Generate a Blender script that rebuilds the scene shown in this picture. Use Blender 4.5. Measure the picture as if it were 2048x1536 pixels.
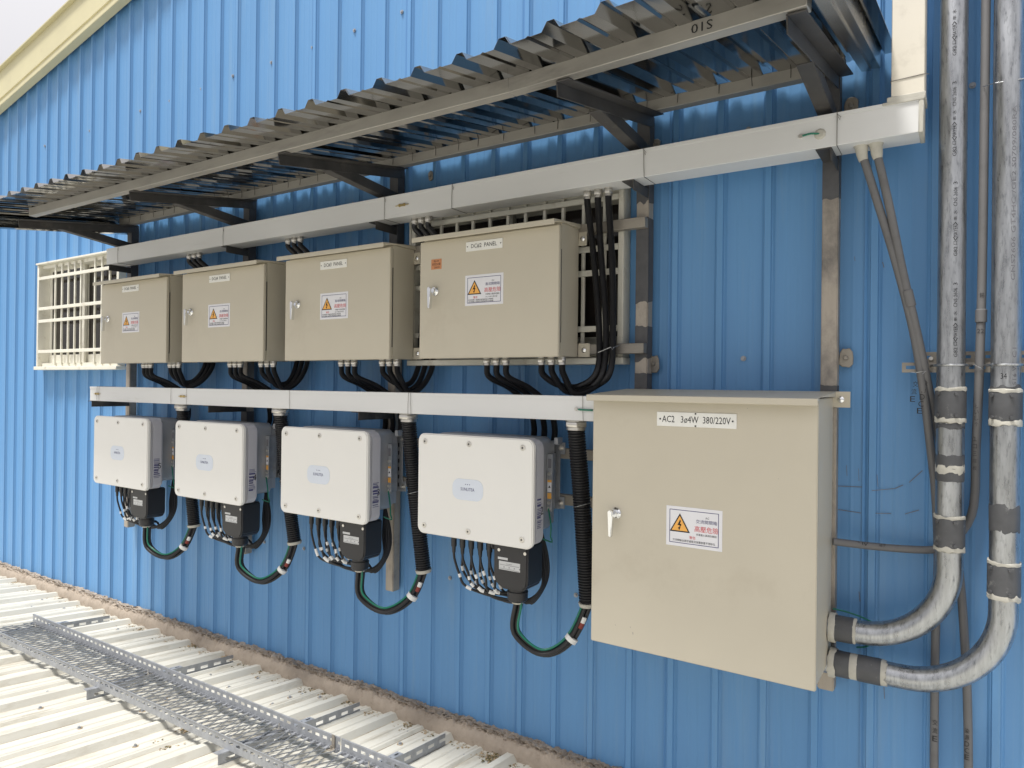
import bpy, bmesh, math, random
from mathutils import Vector, Matrix
random.seed(7)
for o in list(bpy.data.objects): bpy.data.objects.remove(o)
S = bpy.context.scene
COL = S.collection
R = math.radians
# ------------------------------------------------------------------ camera
CD, CH = 2.86, 1.74            # distance from the wall, eye height above the wall foot
FPX = 1394.0                   # focal length in photo pixels (photo 2048 wide)
def cam_axes(yaw, pitch, roll):
    f = Vector((-math.sin(yaw), math.cos(yaw), 0)); r = Vector((math.cos(yaw), math.sin(yaw), 0)); u = Vector((0, 0, 1))
    f, u = f*math.cos(pitch)+u*math.sin(pitch), u*math.cos(pitch)-f*math.sin(pitch)
    r, u = r*math.cos(roll)+u*math.sin(roll), u*math.cos(roll)-r*math.sin(roll)
    return r, u, f
CR, CU, CF = cam_axes(0.57606, 0.00283, 0.01148)
cam = bpy.data.cameras.new('camera'); camo = bpy.data.objects.new('camera', cam); COL.objects.link(camo)
cam.sensor_width = 36; cam.lens = FPX/2048*36; cam.clip_start = .05; cam.clip_end = 5000
camo.matrix_world = Matrix(((CR.x, CU.x, -CF.x, 0), (CR.y, CU.y, -CF.y, -CD), (CR.z, CU.z, -CF.z, CH), (0, 0, 0, 1)))
S.camera = camo
# ------------------------------------------------------------------ sky, sun, exposure
SUN_EL, SUN_AZ = 70, 205       # azimuth: compass bearing the light comes from, 180 = straight from the camera side (-y)
W = bpy.data.worlds.new('World'); S.world = W; W.use_nodes = True
nt = W.node_tree; nt.nodes.clear()
sky = nt.nodes.new('ShaderNodeTexSky'); sky.sky_type = 'NISHITA'; sky.sun_disc = False
sky.sun_elevation = R(SUN_EL); sky.sun_rotation = R(SUN_AZ); sky.dust_density = 4; sky.air_density = 1.0; sky.ozone_density = 1
mixw = nt.nodes.new('ShaderNodeMix'); mixw.data_type = 'RGBA'; mixw.inputs[0].default_value = .88
# bright cloud veil with the standard overcast distribution: zenith three times as bright as the horizon
tcw = nt.nodes.new('ShaderNodeTexCoord'); sx = nt.nodes.new('ShaderNodeSeparateXYZ'); nt.links.new(tcw.outputs['Generated'], sx.inputs[0])
mz = nt.nodes.new('ShaderNodeMath'); mz.operation = 'MAXIMUM'; mz.inputs[1].default_value = 0; nt.links.new(sx.outputs['Z'], mz.inputs[0])
ml = nt.nodes.new('ShaderNodeMath'); ml.operation = 'MULTIPLY_ADD'; ml.inputs[1].default_value = 2/3; ml.inputs[2].default_value = 1/3; nt.links.new(mz.outputs[0], ml.inputs[0])
vm = nt.nodes.new('ShaderNodeVectorMath'); vm.operation = 'SCALE'; vm.inputs[0].default_value = (18.6, 18.2, 18.6); nt.links.new(ml.outputs[0], vm.inputs['Scale'])
nt.links.new(vm.outputs[0], mixw.inputs[7])
bg = nt.nodes.new('ShaderNodeBackground'); bg.inputs[1].default_value = .078
out = nt.nodes.new('ShaderNodeOutputWorld')
nt.links.new(sky.outputs[0], mixw.inputs[6]); nt.links.new(mixw.outputs[2], bg.inputs[0]); nt.links.new(bg.outputs[0], out.inputs[0])
sl = bpy.data.lights.new('sun', 'SUN'); sl.energy = 4.5; sl.angle = R(11); sl.color = (1, .97, .92)
so = bpy.data.objects.new('sun', sl); COL.objects.link(so)
az, el = R(SUN_AZ), R(SUN_EL)
sd = Vector((math.sin(az)*math.cos(el), math.cos(az)*math.cos(el), math.sin(el)))
so.rotation_euler = (-sd).to_track_quat('-Z', 'Y').to_euler(); so.location = (0, -3, 8)
S.view_settings.view_transform = 'Standard'; S.view_settings.look = 'None'; S.view_settings.gamma = 1
S.view_settings.exposure = 0.16; S.view_settings.use_curve_mapping = False
S.render.engine = 'CYCLES'
S.render.resolution_x = 1024; S.render.resolution_y = 768

# ------------------------------------------------------------------ photo pixel -> place on a known plane
def ray(px, py): return CF+CR*((px-1024)/FPX)-CU*((py-768)/FPX)
C0 = Vector((0, -CD, CH))
def P(px, py, y=0.0):
    d = ray(px, py); return C0+d*((y+CD)/d.y)
def PZ(px, py, z):
    d = ray(px, py); return C0+d*((z-CH)/d.z)
def PS(px, py, a, b):          # plane z = a + b*y
    d = ray(px, py); t = (a-b*CD-CH)/(d.z-b*d.y); return C0+d*t

# ------------------------------------------------------------------ materials
MATS = {}
def pmat(name, col, rough=.5, metal=0., var=.06, scale=6., bump=0., bscale=80., stretch=(1, 1, 1), dirt=None, dirt_amt=.0, dirt_scale=3., spec=.5, rvar=.08, coat=0., dstretch=None, warp=0., wscale=2.):
    if name in MATS: return MATS[name]
    m = bpy.data.materials.new(name); m.use_nodes = True; n = m.node_tree.nodes; l = m.node_tree.links
    b = n['Principled BSDF']; b.inputs['Metallic'].default_value = metal; b.inputs['Specular IOR Level'].default_value = spec
    b.inputs['Coat Weight'].default_value = coat
    tc = n.new('ShaderNodeTexCoord'); oi = n.new('ShaderNodeObjectInfo')
    mp = n.new('ShaderNodeMapping'); mp.inputs['Scale'].default_value = stretch
    l.new(tc.outputs['Object'], mp.inputs[0])
    nz = n.new('ShaderNodeTexNoise'); nz.inputs['Scale'].default_value = scale; nz.inputs['Detail'].default_value = 6; nz.inputs['Roughness'].default_value = .6
    l.new(mp.outputs[0], nz.inputs['Vector'])
    rp = n.new('ShaderNodeValToRGB'); rp.color_ramp.elements[0].position = .3; rp.color_ramp.elements[1].position = .7
    c = Vector(col[:3]); lo = [max(0, v*(1-var)) for v in c]; hi = [min(1, v*(1+var)) for v in c]
    rp.color_ramp.elements[0].color = (*lo, 1); rp.color_ramp.elements[1].color = (*hi, 1)
    l.new(nz.outputs['Fac'], rp.inputs[0]); cout = rp.outputs[0]
    if dirt:
        mp2 = n.new('ShaderNodeMapping'); mp2.inputs['Scale'].default_value = dstretch or stretch; mp2.inputs['Location'].default_value = (3.1, 1.7, .4)
        l.new(tc.outputs['Object'], mp2.inputs[0])
        n2 = n.new('ShaderNodeTexNoise'); n2.inputs['Scale'].default_value = dirt_scale; n2.inputs['Detail'].default_value = 8; n2.inputs['Roughness'].default_value = .68
        l.new(mp2.outputs[0], n2.inputs['Vector'])
        r2 = n.new('ShaderNodeValToRGB'); r2.color_ramp.elements[0].position = .62-.25*dirt_amt; r2.color_ramp.elements[1].position = .86-.25*dirt_amt
        l.new(n2.outputs['Fac'], r2.inputs[0])
        mx = n.new('ShaderNodeMix'); mx.data_type = 'RGBA'; mx.inputs[7].default_value = (*dirt, 1)
        l.new(r2.outputs[0], mx.inputs[0]); l.new(cout, mx.inputs[6]); cout = mx.outputs[2]
    l.new(cout, b.inputs['Base Color'])
    mr = n.new('ShaderNodeMapRange'); mr.inputs[3].default_value = max(0.03, rough-rvar); mr.inputs[4].default_value = min(1, rough+rvar)
    l.new(nz.outputs['Fac'], mr.inputs[0]); l.new(mr.outputs[0], b.inputs['Roughness'])
    last = None
    if warp:
        n4 = n.new('ShaderNodeTexNoise'); n4.inputs['Scale'].default_value = wscale; n4.inputs['Detail'].default_value = 1
        l.new(tc.outputs['Object'], n4.inputs['Vector'])
        b4 = n.new('ShaderNodeBump'); b4.inputs['Strength'].default_value = 1; b4.inputs['Distance'].default_value = warp
        l.new(n4.outputs['Fac'], b4.inputs['Height']); last = b4
    if bump:
        n3 = n.new('ShaderNodeTexNoise'); n3.inputs['Scale'].default_value = bscale; n3.inputs['Detail'].default_value = 5
        l.new(mp.outputs[0], n3.inputs['Vector'])
        bp = n.new('ShaderNodeBump'); bp.inputs['Strength'].default_value = .6; bp.inputs['Distance'].default_value = bump
        l.new(n3.outputs['Fac'], bp.inputs['Height'])
        if last: l.new(last.outputs[0], bp.inputs['Normal'])
        last = bp
    if last: l.new(last.outputs[0], b.inputs['Normal'])
    MATS[name] = m; return m
pmat('blue_paint', (.125, .30, .56), .42, 0, .05, 3, .0004, 40, (1, 1, .06), dirt=(.18, .335, .53), dirt_amt=.3, dirt_scale=9, dstretch=(1, 1, .05), spec=.4, warp=.006, wscale=1.7)
pmat('cream_trim', (.62, .57, .36), .45, 0, .04, 4, dirt=(.45, .40, .26), dirt_amt=.1)
pmat('box_beige', (.535, .493, .398), .42, 0, .018, 5, .0003, 260, dirt=(.47, .425, .335), dirt_amt=.05, dirt_scale=2.5, spec=.4)
pmat('trunk_white', (.66, .665, .66), .45, .0, .05, 3, .0003, 60, (.15, 1, 1), dirt=(.42, .41, .38), dirt_amt=.12, dirt_scale=6)
pmat('trunk_cream', (.66, .62, .53), .5, 0, .04, 3, dirt=(.45, .41, .34), dirt_amt=.16, dirt_scale=5)
pmat('inverter_white', (.76, .752, .72), .45, 0, .012, 4, .0003, 400, spec=.35)
pmat('inverter_grey', (.47, .47, .51), .5, 0, .03, 5, .0002, 300)
pmat('heat_sink', (.42, .43, .45), .45, .5, .06, 8)
pmat('steel_raw', (.22, .205, .185), .5, .65, .22, 7, .0004, 60, (1, 1, 1), dirt=(.05, .05, .052), dirt_amt=.35, dirt_scale=4)
pmat('steel_dark', (.075, .071, .068), .55, .3, .3, 8, .0004, 60, dirt=(.24, .22, .19), dirt_amt=.12, dirt_scale=5)
pmat('post_steel', (.42, .375, .32), .55, .35, .16, 12, .0003, 90, (1, 1, .12), dirt=(.085, .085, .09), dirt_amt=.5, dirt_scale=2.6, dstretch=(1.2, 1, .8))
pmat('beam_steel', (.35, .335, .305), .5, .4, .14, 9, .0003, 70, (.2, 1, 1), dirt=(.14, .13, .12), dirt_amt=.25, dirt_scale=6)
pmat('rail_steel', (.33, .30, .255), .5, .4, .12, 9, .0003, 70, (.2, 1, 1), dirt=(.12, .12, .12), dirt_amt=.3, dirt_scale=4)
pmat('stainless', (.31, .307, .30), .10, 1, .05, 3, 0, 40, (4, .3, 1), dirt=(.30, .28, .25), dirt_amt=.12, dirt_scale=6, rvar=.05, warp=.002, wscale=4)
pmat('galvanised', (.40, .412, .425), .31, .92, .25, 60, .0004, 160, (1, 1, .12), dirt=(.15, .16, .17), dirt_amt=.42, dirt_scale=110, dstretch=(1, 1, .22), rvar=.16)
pmat('galvanised_dull', (.36, .375, .40), .5, .5, .14, 30, .0004, 90, dirt=(.25, .26, .28), dirt_amt=.3, dirt_scale=14, rvar=.1)
pmat('coupling_grey', (.075, .077, .082), .5, 0, .2, 14, .0008, 50, dirt=(.42, .42, .40), dirt_amt=.06, dirt_scale=26)
pmat('putty', (.47, .455, .40), .7, 0, .1, 25, .002, 40)
pmat('pvc_grey', (.145, .143, .145), .5, 0, .08, 6, dirt=(.10, .098, .098), dirt_amt=.2, dirt_scale=8)
pmat('black_rubber', (.012, .012, .014), .42, 0, .15, 10, spec=.5)
pmat('black_plastic', (.018, .018, .020), .4, 0, .12, 8, .0003, 300)
pmat('green_wire', (.006, .16, .10), .35, 0, .1, 10)
pmat('white_tape', (.75, .75, .73), .6, 0, .05, 10)
pmat('red_tape', (.22, .03, .02), .5, 0, .05, 10)
pmat('nickel', (.62, .60, .56), .3, .9, .1, 30)
pmat('chrome', (.80, .81, .82), .12, 1, .03, 10)
pmat('brass', (.50, .38, .16), .4, .7, .2, 40)
pmat('grille_cream', (.73, .71, .62), .5, 0, .05, 8, dirt=(.42, .36, .26), dirt_amt=.15, dirt_scale=10)
pmat('sash_grey', (.44, .43, .38), .45, .1, .06, 8)
pmat('window_glass', (.03, .026, .024), .10, 0, .3, 2, spec=.3, warp=.003, wscale=2)
pmat('room_dark', (.012, .011, .011), .8, 0, .2, 2)
pmat('plate_white', (.78, .78, .74), .5, 0, .03, 20)
pmat('label_white', (.74, .74, .77), .4, 0, .02, 20)
pmat('ink_black', (.012, .012, .014), .6, 0, .1, 10)
pmat('ink_grey', (.16, .16, .175), .6, 0, .1, 10)
pmat('ink_navy', (.06, .06, .17), .6, 0, .1, 10)
pmat('ink_red', (.62, .05, .06), .6, 0, .1, 10)
pmat('sign_amber', (.83, .42, .09), .5, 0, .05, 10)
pmat('tag_orange', (.55, .24, .11), .6, 0, .08, 20)
pmat('badge_blue', (.64, .69, .77), .35, 0, .02, 10)
pmat('mortar', (.35, .295, .24), .9, 0, .14, 14, .004, 60, dirt=(.20, .155, .115), dirt_amt=.3, dirt_scale=18)
pmat('mortar_dark', (.29, .24, .19), .95, 0, .25, 30, .004, 60)
pmat('roof_paint', (.56, .545, .485), .55, 0, .06, 5, .0004, 60, (1, .25, 1), dirt=(.36, .325, .255), dirt_amt=.40, dirt_scale=5, dstretch=(2.2, .5, 1), warp=.003, wscale=3)
pmat('moss', (.10, .085, .03), .95, 0, .35, 40, .004, 90)
pmat('silt', (.33, .25, .155), .95, 0, .25, 30, .003, 90)
pmat('ground', (.17, .17, .16), .9, 0, .2, .2)
pmat('galvanised_strand', (.30, .312, .335), .45, .6, .1, 30)
pmat('flashing_steel', (.58, .56, .53), .26, 1, .05, 5, rvar=.05, warp=.002, wscale=5)
pmat('primer_grey', (.085, .085, .09), .6, 0, .2, 20, .0004, 60)
pmat('roof_grime', (.45, .42, .345), .75, 0, .12, 9, .0005, 60, (1, .3, 1), dirt=(.17, .13, .08), dirt_amt=.75, dirt_scale=9, dstretch=(2, .35, 1))
pmat('label_grey', (.52, .53, .53), .5, 0, .03, 20)
# ------------------------------------------------------------------ builders
ORG = {}                                   # origin of the thing an object belongs to
def tag(o, label, cat, group=None, kind=None):
    if label: o['label'] = label
    if cat: o['category'] = cat
    if group: o['group'] = group
    if kind: o['kind'] = kind
    return o
def thing(name, label, cat, loc, group=None):
    o = bpy.data.objects.new(name, None); COL.objects.link(o); o.location = loc; o.empty_display_size = .05
    ORG[o] = Vector(loc); return tag(o, label, cat, group)
class B:
    def __init__(s): s.v = []; s.f = []; s.m = []; s.mi = 0
    def add(s, vs, fs):
        k = len(s.v); s.v += [tuple(v) for v in vs]; s.f += [tuple(i+k for i in f) for f in fs]; s.m += [s.mi]*len(fs); return s
    def box(s, x0, x1, y0, y1, z0, z1):
        x0, x1 = sorted((x0, x1)); y0, y1 = sorted((y0, y1)); z0, z1 = sorted((z0, z1))
        vs = [(x, y, z) for x in (x0, x1) for y in (y0, y1) for z in (z0, z1)]
        return s.add(vs, [(0, 1, 3, 2), (4, 6, 7, 5), (0, 4, 5, 1), (2, 3, 7, 6), (0, 2, 6, 4), (1, 5, 7, 3)])
    def beam(s, a, b, w, h, up=(0, 0, 1)):       # box from a to b, w across, h along up; a,b at the centre
        a, b = Vector(a), Vector(b); d = (b-a).normalized(); up = Vector(up); sd_ = d.cross(up).normalized(); u = sd_.cross(d).normalized()
        vs = [p+sd_*(i*w/2)+u*(j*h/2) for p in (a, b) for i, j in ((-1, -1), (1, -1), (1, 1), (-1, 1))]
        return s.add(vs, [(3, 2, 1, 0), (4, 5, 6, 7), (0, 1, 5, 4), (1, 2, 6, 5), (2, 3, 7, 6), (3, 0, 4, 7)])
    def angle(s, a, b, w, h, t, up=(0, 0, 1), sx=1): # angle iron: top flange w wide to one side, web h down
        a, b = Vector(a), Vector(b); d = (b-a).normalized(); sd_ = d.cross(Vector(up)).normalized()*sx; u = Vector(up)-d*d.dot(Vector(up)); u.normalize()
        s.beam(a+sd_*w/2-u*t/2, b+sd_*w/2-u*t/2, w, t, up); s.beam(a+sd_*t/2-u*(t+(h-t)/2), b+sd_*t/2-u*(t+(h-t)/2), t, h-t, up); return s
    def tube(s, pts, r, n=10, caps=True):
        pts = [Vector(p) for p in pts]; N = len(pts); rs = r if isinstance(r, (list, tuple)) else [r]*N
        t0 = (pts[1]-pts[0]).normalized(); ref = Vector((0, 1, 0)) if abs(t0.y) < .8 else Vector((1, 0, 0)); u = t0.cross(ref).normalized(); vs = []
        for i, p in enumerate(pts):
            t = (pts[min(i+1, N-1)]-pts[max(i-1, 0)]).normalized(); u = (u-t*u.dot(t)).normalized(); w = t.cross(u)
            vs += [p+(u*math.cos(2*math.pi*j/n)+w*math.sin(2*math.pi*j/n))*rs[i] for j in range(n)]
        fs = [(i*n+j, i*n+(j+1) % n, (i+1)*n+(j+1) % n, (i+1)*n+j) for i in range(N-1) for j in range(n)]
        if caps: fs += [tuple(range(n))[::-1], tuple((N-1)*n+j for j in range(n))]
        return s.add(vs, fs)
    def cyl(s, a, b, r, n=12): return s.tube([a, b], r, n)
    def prism(s, poly, y0, y1):                  # polygon in x,z extruded along y
        n = len(poly); vs = [(x, y0, z) for x, z in poly]+[(x, y1, z) for x, z in poly]
        return s.add(vs, [tuple(range(n)), tuple(range(2*n-1, n-1, -1))]+[(i, i+n, (i+1) % n+n, (i+1) % n) for i in range(n)])
    def quad(s, *p): return s.add(p, [tuple(range(len(p)))])
    def build(s, name, mat, parent=None, smooth=False, bevel=0, seg=1, solid=0, label=None, kind=None):
        org = ORG.get(parent, Vector((0, 0, 0))); me = bpy.data.meshes.new(name)
        if parent is None and s.v:
            xs = [v[0] for v in s.v]; ys = [v[1] for v in s.v]; zs = [v[2] for v in s.v]
            org = Vector(((min(xs)+max(xs))/2, (min(ys)+max(ys))/2, min(zs)))
        me.from_pydata([Vector(v)-org for v in s.v], [], s.f)
        for m in (mat if isinstance(mat, (list, tuple)) else [mat]): me.materials.append(MATS[m])
        if max(s.m, default=0): me.polygons.foreach_set('material_index', s.m)
        bm = bmesh.new(); bm.from_mesh(me)
        if smooth != 'keep': bmesh.ops.recalc_face_normals(bm, faces=bm.faces)
        if bevel:
            ed = [e for e in bm.edges if len(e.link_faces) == 2 and e.calc_face_angle() > .6]
            bmesh.ops.bevel(bm, geom=ed, offset=bevel, segments=seg, affect='EDGES', clamp_overlap=True)
        bm.to_mesh(me); bm.free()
        if smooth and smooth != 'keep':
            for p in me.polygons: p.use_smooth = True
        elif bevel:
            for p in me.polygons: p.use_smooth = True
        if smooth != 'keep' and (smooth or bevel): me.set_sharp_from_angle(angle=R(38))
        o = bpy.data.objects.new(name, me); COL.objects.link(o)
        if parent: o.parent = parent
        else: o.location = org
        ORG[o] = org
        if solid:
            md = o.modifiers.new('solid', 'SOLIDIFY'); md.thickness = solid; md.offset = 0
        if label: o['label'] = label
        if kind: o['kind'] = kind
        return o
def spline(pts, step=.02):
    """Catmull-Rom through the points, sampled about every step metres."""
    p = [Vector(q) for q in pts]; p = [p[0]*2-p[1]]+p+[p[-1]*2-p[-2]]; out_ = []
    for i in range(1, len(p)-2):
        k = max(2, int((p[i+1]-p[i]).length/step))
        for j in range(k):
            t = j/k; a, b, c, d = p[i-1:i+3]
            out_.append(.5*((2*b)+(c-a)*t+(2*a-5*b+4*c-d)*t*t+(3*b-a-3*c+d)*t**3))
    out_.append(p[-2]); return out_
def resample(pts, step):
    L = [0]
    for a, b in zip(pts, pts[1:]): L.append(L[-1]+(b-a).length)
    n = max(2, int(L[-1]/step)); res = []; k = 0
    for i in range(n+1):
        s_ = L[-1]*i/n
        while k < len(L)-2 and L[k+1] < s_: k += 1
        t = (s_-L[k])/max(1e-9, L[k+1]-L[k]); res.append(pts[k].lerp(pts[k+1], t))
    return res
def corrugated(b, pts, r, pitch, depth, n=12):
    q = resample(spline(pts, pitch), pitch/3.0); rs = [r-(0, depth*.25, depth)[i % 3] for i in range(len(q))]
    return b.tube(q, rs, n)
def rrect(x0, x1, z0, z1, r, k=6):
    out_ = []
    for cx, cz, a0 in ((x1-r, z1-r, 0), (x0+r, z1-r, 90), (x0+r, z0+r, 180), (x1-r, z0+r, 270)):
        out_ += [(cx+r*math.cos(R(a0+90*i/k)), cz+r*math.sin(R(a0+90*i/k))) for i in range(k+1)]
    return out_
def hexnut(b, c, r, h, axis=(0, 0, 1)):
    c = Vector(c); ax = Vector(axis); return b.tube([c-ax*h/2, c+ax*h/2], r, 6)
# lettering: glyph outlines turned into flat mesh
TXT = {}
def glyphs(s_):
    if s_ in TXT: return TXT[s_]
    cu = bpy.data.curves.new('lettering', 'FONT'); cu.body = s_; cu.size = 1; cu.resolution_u = 2
    o = bpy.data.objects.new('lettering', cu); COL.objects.link(o); bpy.context.view_layer.update()
    me = bpy.data.meshes.new_from_object(o.evaluated_get(bpy.context.evaluated_depsgraph_get()))
    vs = [v.co.copy() for v in me.vertices]; fs = [tuple(p.vertices) for p in me.polygons]
    bpy.data.objects.remove(o); bpy.data.curves.remove(cu); bpy.data.meshes.remove(me)
    if vs:
        x0 = min(v.x for v in vs); x1 = max(v.x for v in vs); y0 = min(v.y for v in vs); y1 = max(v.y for v in vs)
    else: x0 = x1 = y0 = y1 = 0
    TXT[s_] = (vs, fs, x0, x1, y0, y1); return TXT[s_]
def write(b, s_, cx, cz, y, w=None, h=None, flip=False, fn=None):
    """Letters on a plane facing -y, centred on cx,cz, fitted to width w or height h."""
    vs, fs, x0, x1, y0, y1 = glyphs(s_)
    if not vs: return b
    kx = w/(x1-x0) if w else h/(y1-y0); ky = h/(y1-y0) if h else kx
    if not w: kx = ky
    q = []
    for v in vs:
        u, t = (v.x-(x0+x1)/2)*kx, (v.y-(y0+y1)/2)*ky
        if flip: u, t = -u, -t
        q.append(fn(u, t) if fn else (cx+u, y, cz+t))
    return b.add(q, fs)
from mathutils import noise as NZ
# ------------------------------------------------------------------ ground far below the roofs
g = B(); g.quad((-400, -400, -4.6), (400, -400, -4.6), (400, 400, -4.6), (-400, 400, -4.6)); tag(g.build('ground', 'ground'), None, None, kind='structure')

# ------------------------------------------------------------------ blue metal-clad building
RIB0, PITCH = -2.535, .188
ta, tb = P(0, 213, -.09), P(240, 0, -.09)
RK = (tb.z-ta.z)/(tb.x-ta.x)
def rake(x): return ta.z+RK*(x-ta.x)
WIN_L = (P(88, 600, -.03).x, P(246, 600, -.03).x, 1.86, 2.725)
WIN_R = (-2.43, P(1246, 600, -.03).x, 1.87, 2.62)
bld = thing('metal_clad_building', 'blue ribbed sheet metal building wall with sloping cream roof edge', 'building', (-3, .3, -.06))
def wall_profile(i):
    xs = []; x0 = RIB0+PITCH*4*i
    for k in range(5):
        c = x0+PITCH*k; o = -.0022 if k == 0 else 0
        if k == 0: xs += [(c-.034, -.0075)]
        xs += [(c-.025, o), (c-.018, -.0085+o), (c-.015, -.0095+o), (c-.011, -.018+o), (c+.011, -.018+o), (c+.015, -.0095+o), (c+.018, -.0085+o), (c+.025, o)]
        if k < 4:
            for m in (.072, .116): xs += [(c+m-.009, 0), (c+m, -.0014), (c+m+.009, 0)]
    return xs
def cut(prof, xs):
    for x in xs:
        for j in range(len(prof)-1):
            a, b_ = prof[j], prof[j+1]
            if a[0] < x < b_[0]:
                t = (x-a[0])/(b_[0]-a[0]); prof.insert(j+1, (x, a[1]+(b_[1]-a[1])*t)); break
    return prof
for i in range(-11, 9):
    pr = cut(wall_profile(i), [WIN_L[0], WIN_L[1], WIN_R[0], WIN_R[1]]); b = B()
    for (xa, ya), (xb, yb) in zip(pr, pr[1:]):
        xm = (xa+xb)/2; zs = [(-.07, rake(xm)+.12)]
        for w in (WIN_L, WIN_R):
            if w[0] < xm < w[1]: zs = [(-.07, w[2]), (w[3], rake(xm)+.12)]
        for z0, z1 in zs:
            b.quad((xa, ya, z0), (xb, yb, z0), (xb, yb, z1 if z1 < 3 else rake(xb)+.12), (xa, ya, z1 if z1 < 3 else rake(xa)+.12))
    # weld shared edges so that the sheet shades as one
    o = b.build('wall_panel', 'blue_paint', bld); bm = bmesh.new(); bm.from_mesh(o.data); bmesh.ops.remove_doubles(bm, verts=bm.verts, dist=1e-5)
    bmesh.ops.recalc_face_normals(bm, faces=bm.faces); bm.to_mesh(o.data); bm.free()
    md = o.modifiers.new('solid', 'SOLIDIFY'); md.thickness = .001; md.offset = 0
# roof edge trim along the rake, and the roof behind it
xa, xb = -11.5, 5.5
def rk(x, dz, y): return Vector((x, y, rake(x)+dz))
b = B(); b.beam(rk(xa, .205, -.06), rk(xb, .205, -.06), .05, .25); b.build('fascia', 'cream_trim', bld, bevel=.004)
b = B(); b.beam(rk(xa, .06, -.055), rk(xb, .06, -.055), .044, .04); b.build('fascia_groove', 'cream_trim', bld)
b = B(); b.beam(rk(xa, .017, -.062), rk(xb, .017, -.062), .066, .032); b.build('drip_bead', 'cream_trim', bld, bevel=.004)
b = B(); b.beam(rk(xa, .338, -.07), rk(xb, .338, -.07), .09, .016); b.build('trim_cap', 'cream_trim', bld, bevel=.003)
b = B(); b.add([rk(xa, .3, -.03), rk(xb, .3, -.03), rk(xb, .3, 7), rk(xa, .3, 7)], [(0, 1, 2, 3)]); b.build('main_roof', 'roof_paint', bld, solid=.02)
b = B(); b.box(xa, xb, .5, .52, -4.6, 4.0); b.build('inner_lining', 'room_dark', bld)
b = B(); b.box(xa, xb, -.02, .3, -4.6, -.08); b.build('lower_wall', 'blue_paint', bld)
# hex-head wall screws with washers
scr = B(); scr.tube([(0, 0, 0), (0, -.003, 0)], .011, 10); scr.tube([(0, -.003, 0), (0, -.009, 0)], .0062, 6)
scr_me = None
def wall_screw(x, z, y=-.0025):
    global scr_me
    if scr_me is None:
        o = scr.build('wall_screw', 'galvanised_dull', bld); scr_me = o.data
        for v in scr_me.vertices: v.co += ORG[bld]
    else:
        o = bpy.data.objects.new('wall_screw', scr_me); COL.objects.link(o); o.parent = bld
    o.location = Vector((x, y, z))-ORG[bld]
for q in ((543, 125), (625, 95), (709, 61), (804, 24), (466, 152), (403, 178), (340, 202), (281, 222), (180, 262), (90, 292), (900, 1156), (1487, 717), (706, 408), (620, 424), (539, 441), (1497, 259), (1232, 312), (1166, 326), (1093, 340), (529, 1084), (608, 1097), (1945, 171), (1152, 1190)):
    p = P(*q, -.003); wall_screw(p.x, p.z)
# black marker strokes on the sheet
for (u0, v0, u1, v1, w) in ((1675, 972, 1725, 974, 2), (1745, 980, 1790, 977, 2), (1790, 977, 1806, 970, 2), (1818, 965, 1845, 941, 2), (1676, 1019, 1722, 1026, 2), (1752, 1025, 1782, 1027, 2), (1810, 1028, 1838, 1020, 2), (1693, 930, 1694, 952, 1.2), (1717, 937, 1718, 962, 1.), (1755, 948, 1757, 972, 1.2), (1718, 1183, 1720, 1203, 1.6), (1768, 1374, 1769, 1398, 1.6), (1765, 524, 1768, 535, 2.), (1709, 513, 1710, 522, 1.2)):
    a, c = P(u0, v0, -.0045), P(u1, v1, -.0045); n_ = Vector((c.z-a.z, 0, a.x-c.x)).normalized()*(w*.0006)
    for q in (a, c): q.y = -.0235 if abs(((q.x-RIB0)/PITCH+.5) % 1-.5)*PITCH < .02 else -.0045
    b = B(); b.quad(a-n_, c-n_, c+n_, a+n_); b.build('marker_stroke', 'ink_grey', bld)

# ------------------------------------------------------------------ barred windows
def window(wn, verts, hors, label, tall):
    x0, x1, z0, z1 = wn; t = thing('barred_window', label, 'window', ((x0+x1)/2, -.02, z0), 'barred windows in the blue wall')
    b = B()
    for q in ((x0-.02, x0+.006, z0, z1), (x1-.006, x1+.02, z0, z1), (x0+.006, x1-.006, z1-.03, z1), (x0+.006, x1-.006, z0, z0+.03)): b.box(q[0], q[1], -.0765 if q[3]-q[2] > .5 else -.045, .06, q[2], q[3])
    b.build('frame', 'grille_cream', t, bevel=.003)
    b = B(); b.box(x0-.03, x1+.03, -.092, -.002, z0-.03, z0-.001); b.build('sill', 'grille_cream', t, bevel=.003)
    b = B(); b.box(x0-.03, x1+.03, -.085, -.002, z1+.001, z1+.016); b.build('head_flashing', 'grille_cream', t, bevel=.002)
    xm = x0+.46*(x1-x0)
    for j, (a, c, y) in enumerate(((x0+.006, xm+.02, .012), (xm-.02, x1-.006, .04))):
        b = B()
        for q in ((a, a+.04, z0+.03, z1-.03), (c-.04, c, z0+.03, z1-.03), (a+.04, c-.04, z1-.05, z1-.03), (a+.04, c-.04, z0+.03, z0+.10)): b.box(q[0], q[1], y, y+.022, q[2], q[3])
        sa = b.build('sash', 'sash_grey' if not tall else 'grille_cream', t, bevel=.002)
        b = B(); b.box(a+.04, c-.04, y+.008, y+.013, z0+.10, z1-.05); b.build('pane', 'window_glass', t)
    for x in verts:
        b = B(); b.box(x-.008, x+.008, -.0615, -.048, z0+.012, z1-.012); b.build('bar', 'grille_cream', t, bevel=.002)
    for z in hors:
        b = B(); b.box(x0+.0065, x1-.0065, -.074, -.062, z-.013, z+.013); b.build('bar', 'grille_cream', t, bevel=.002)
    return t
vx = [P(u, 620, -.05).x for u in (112, 125, 138, 151, 163, 191, 205)]
while vx[-1] < WIN_L[1]-.12: vx.append(vx[-1]+.115)
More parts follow.
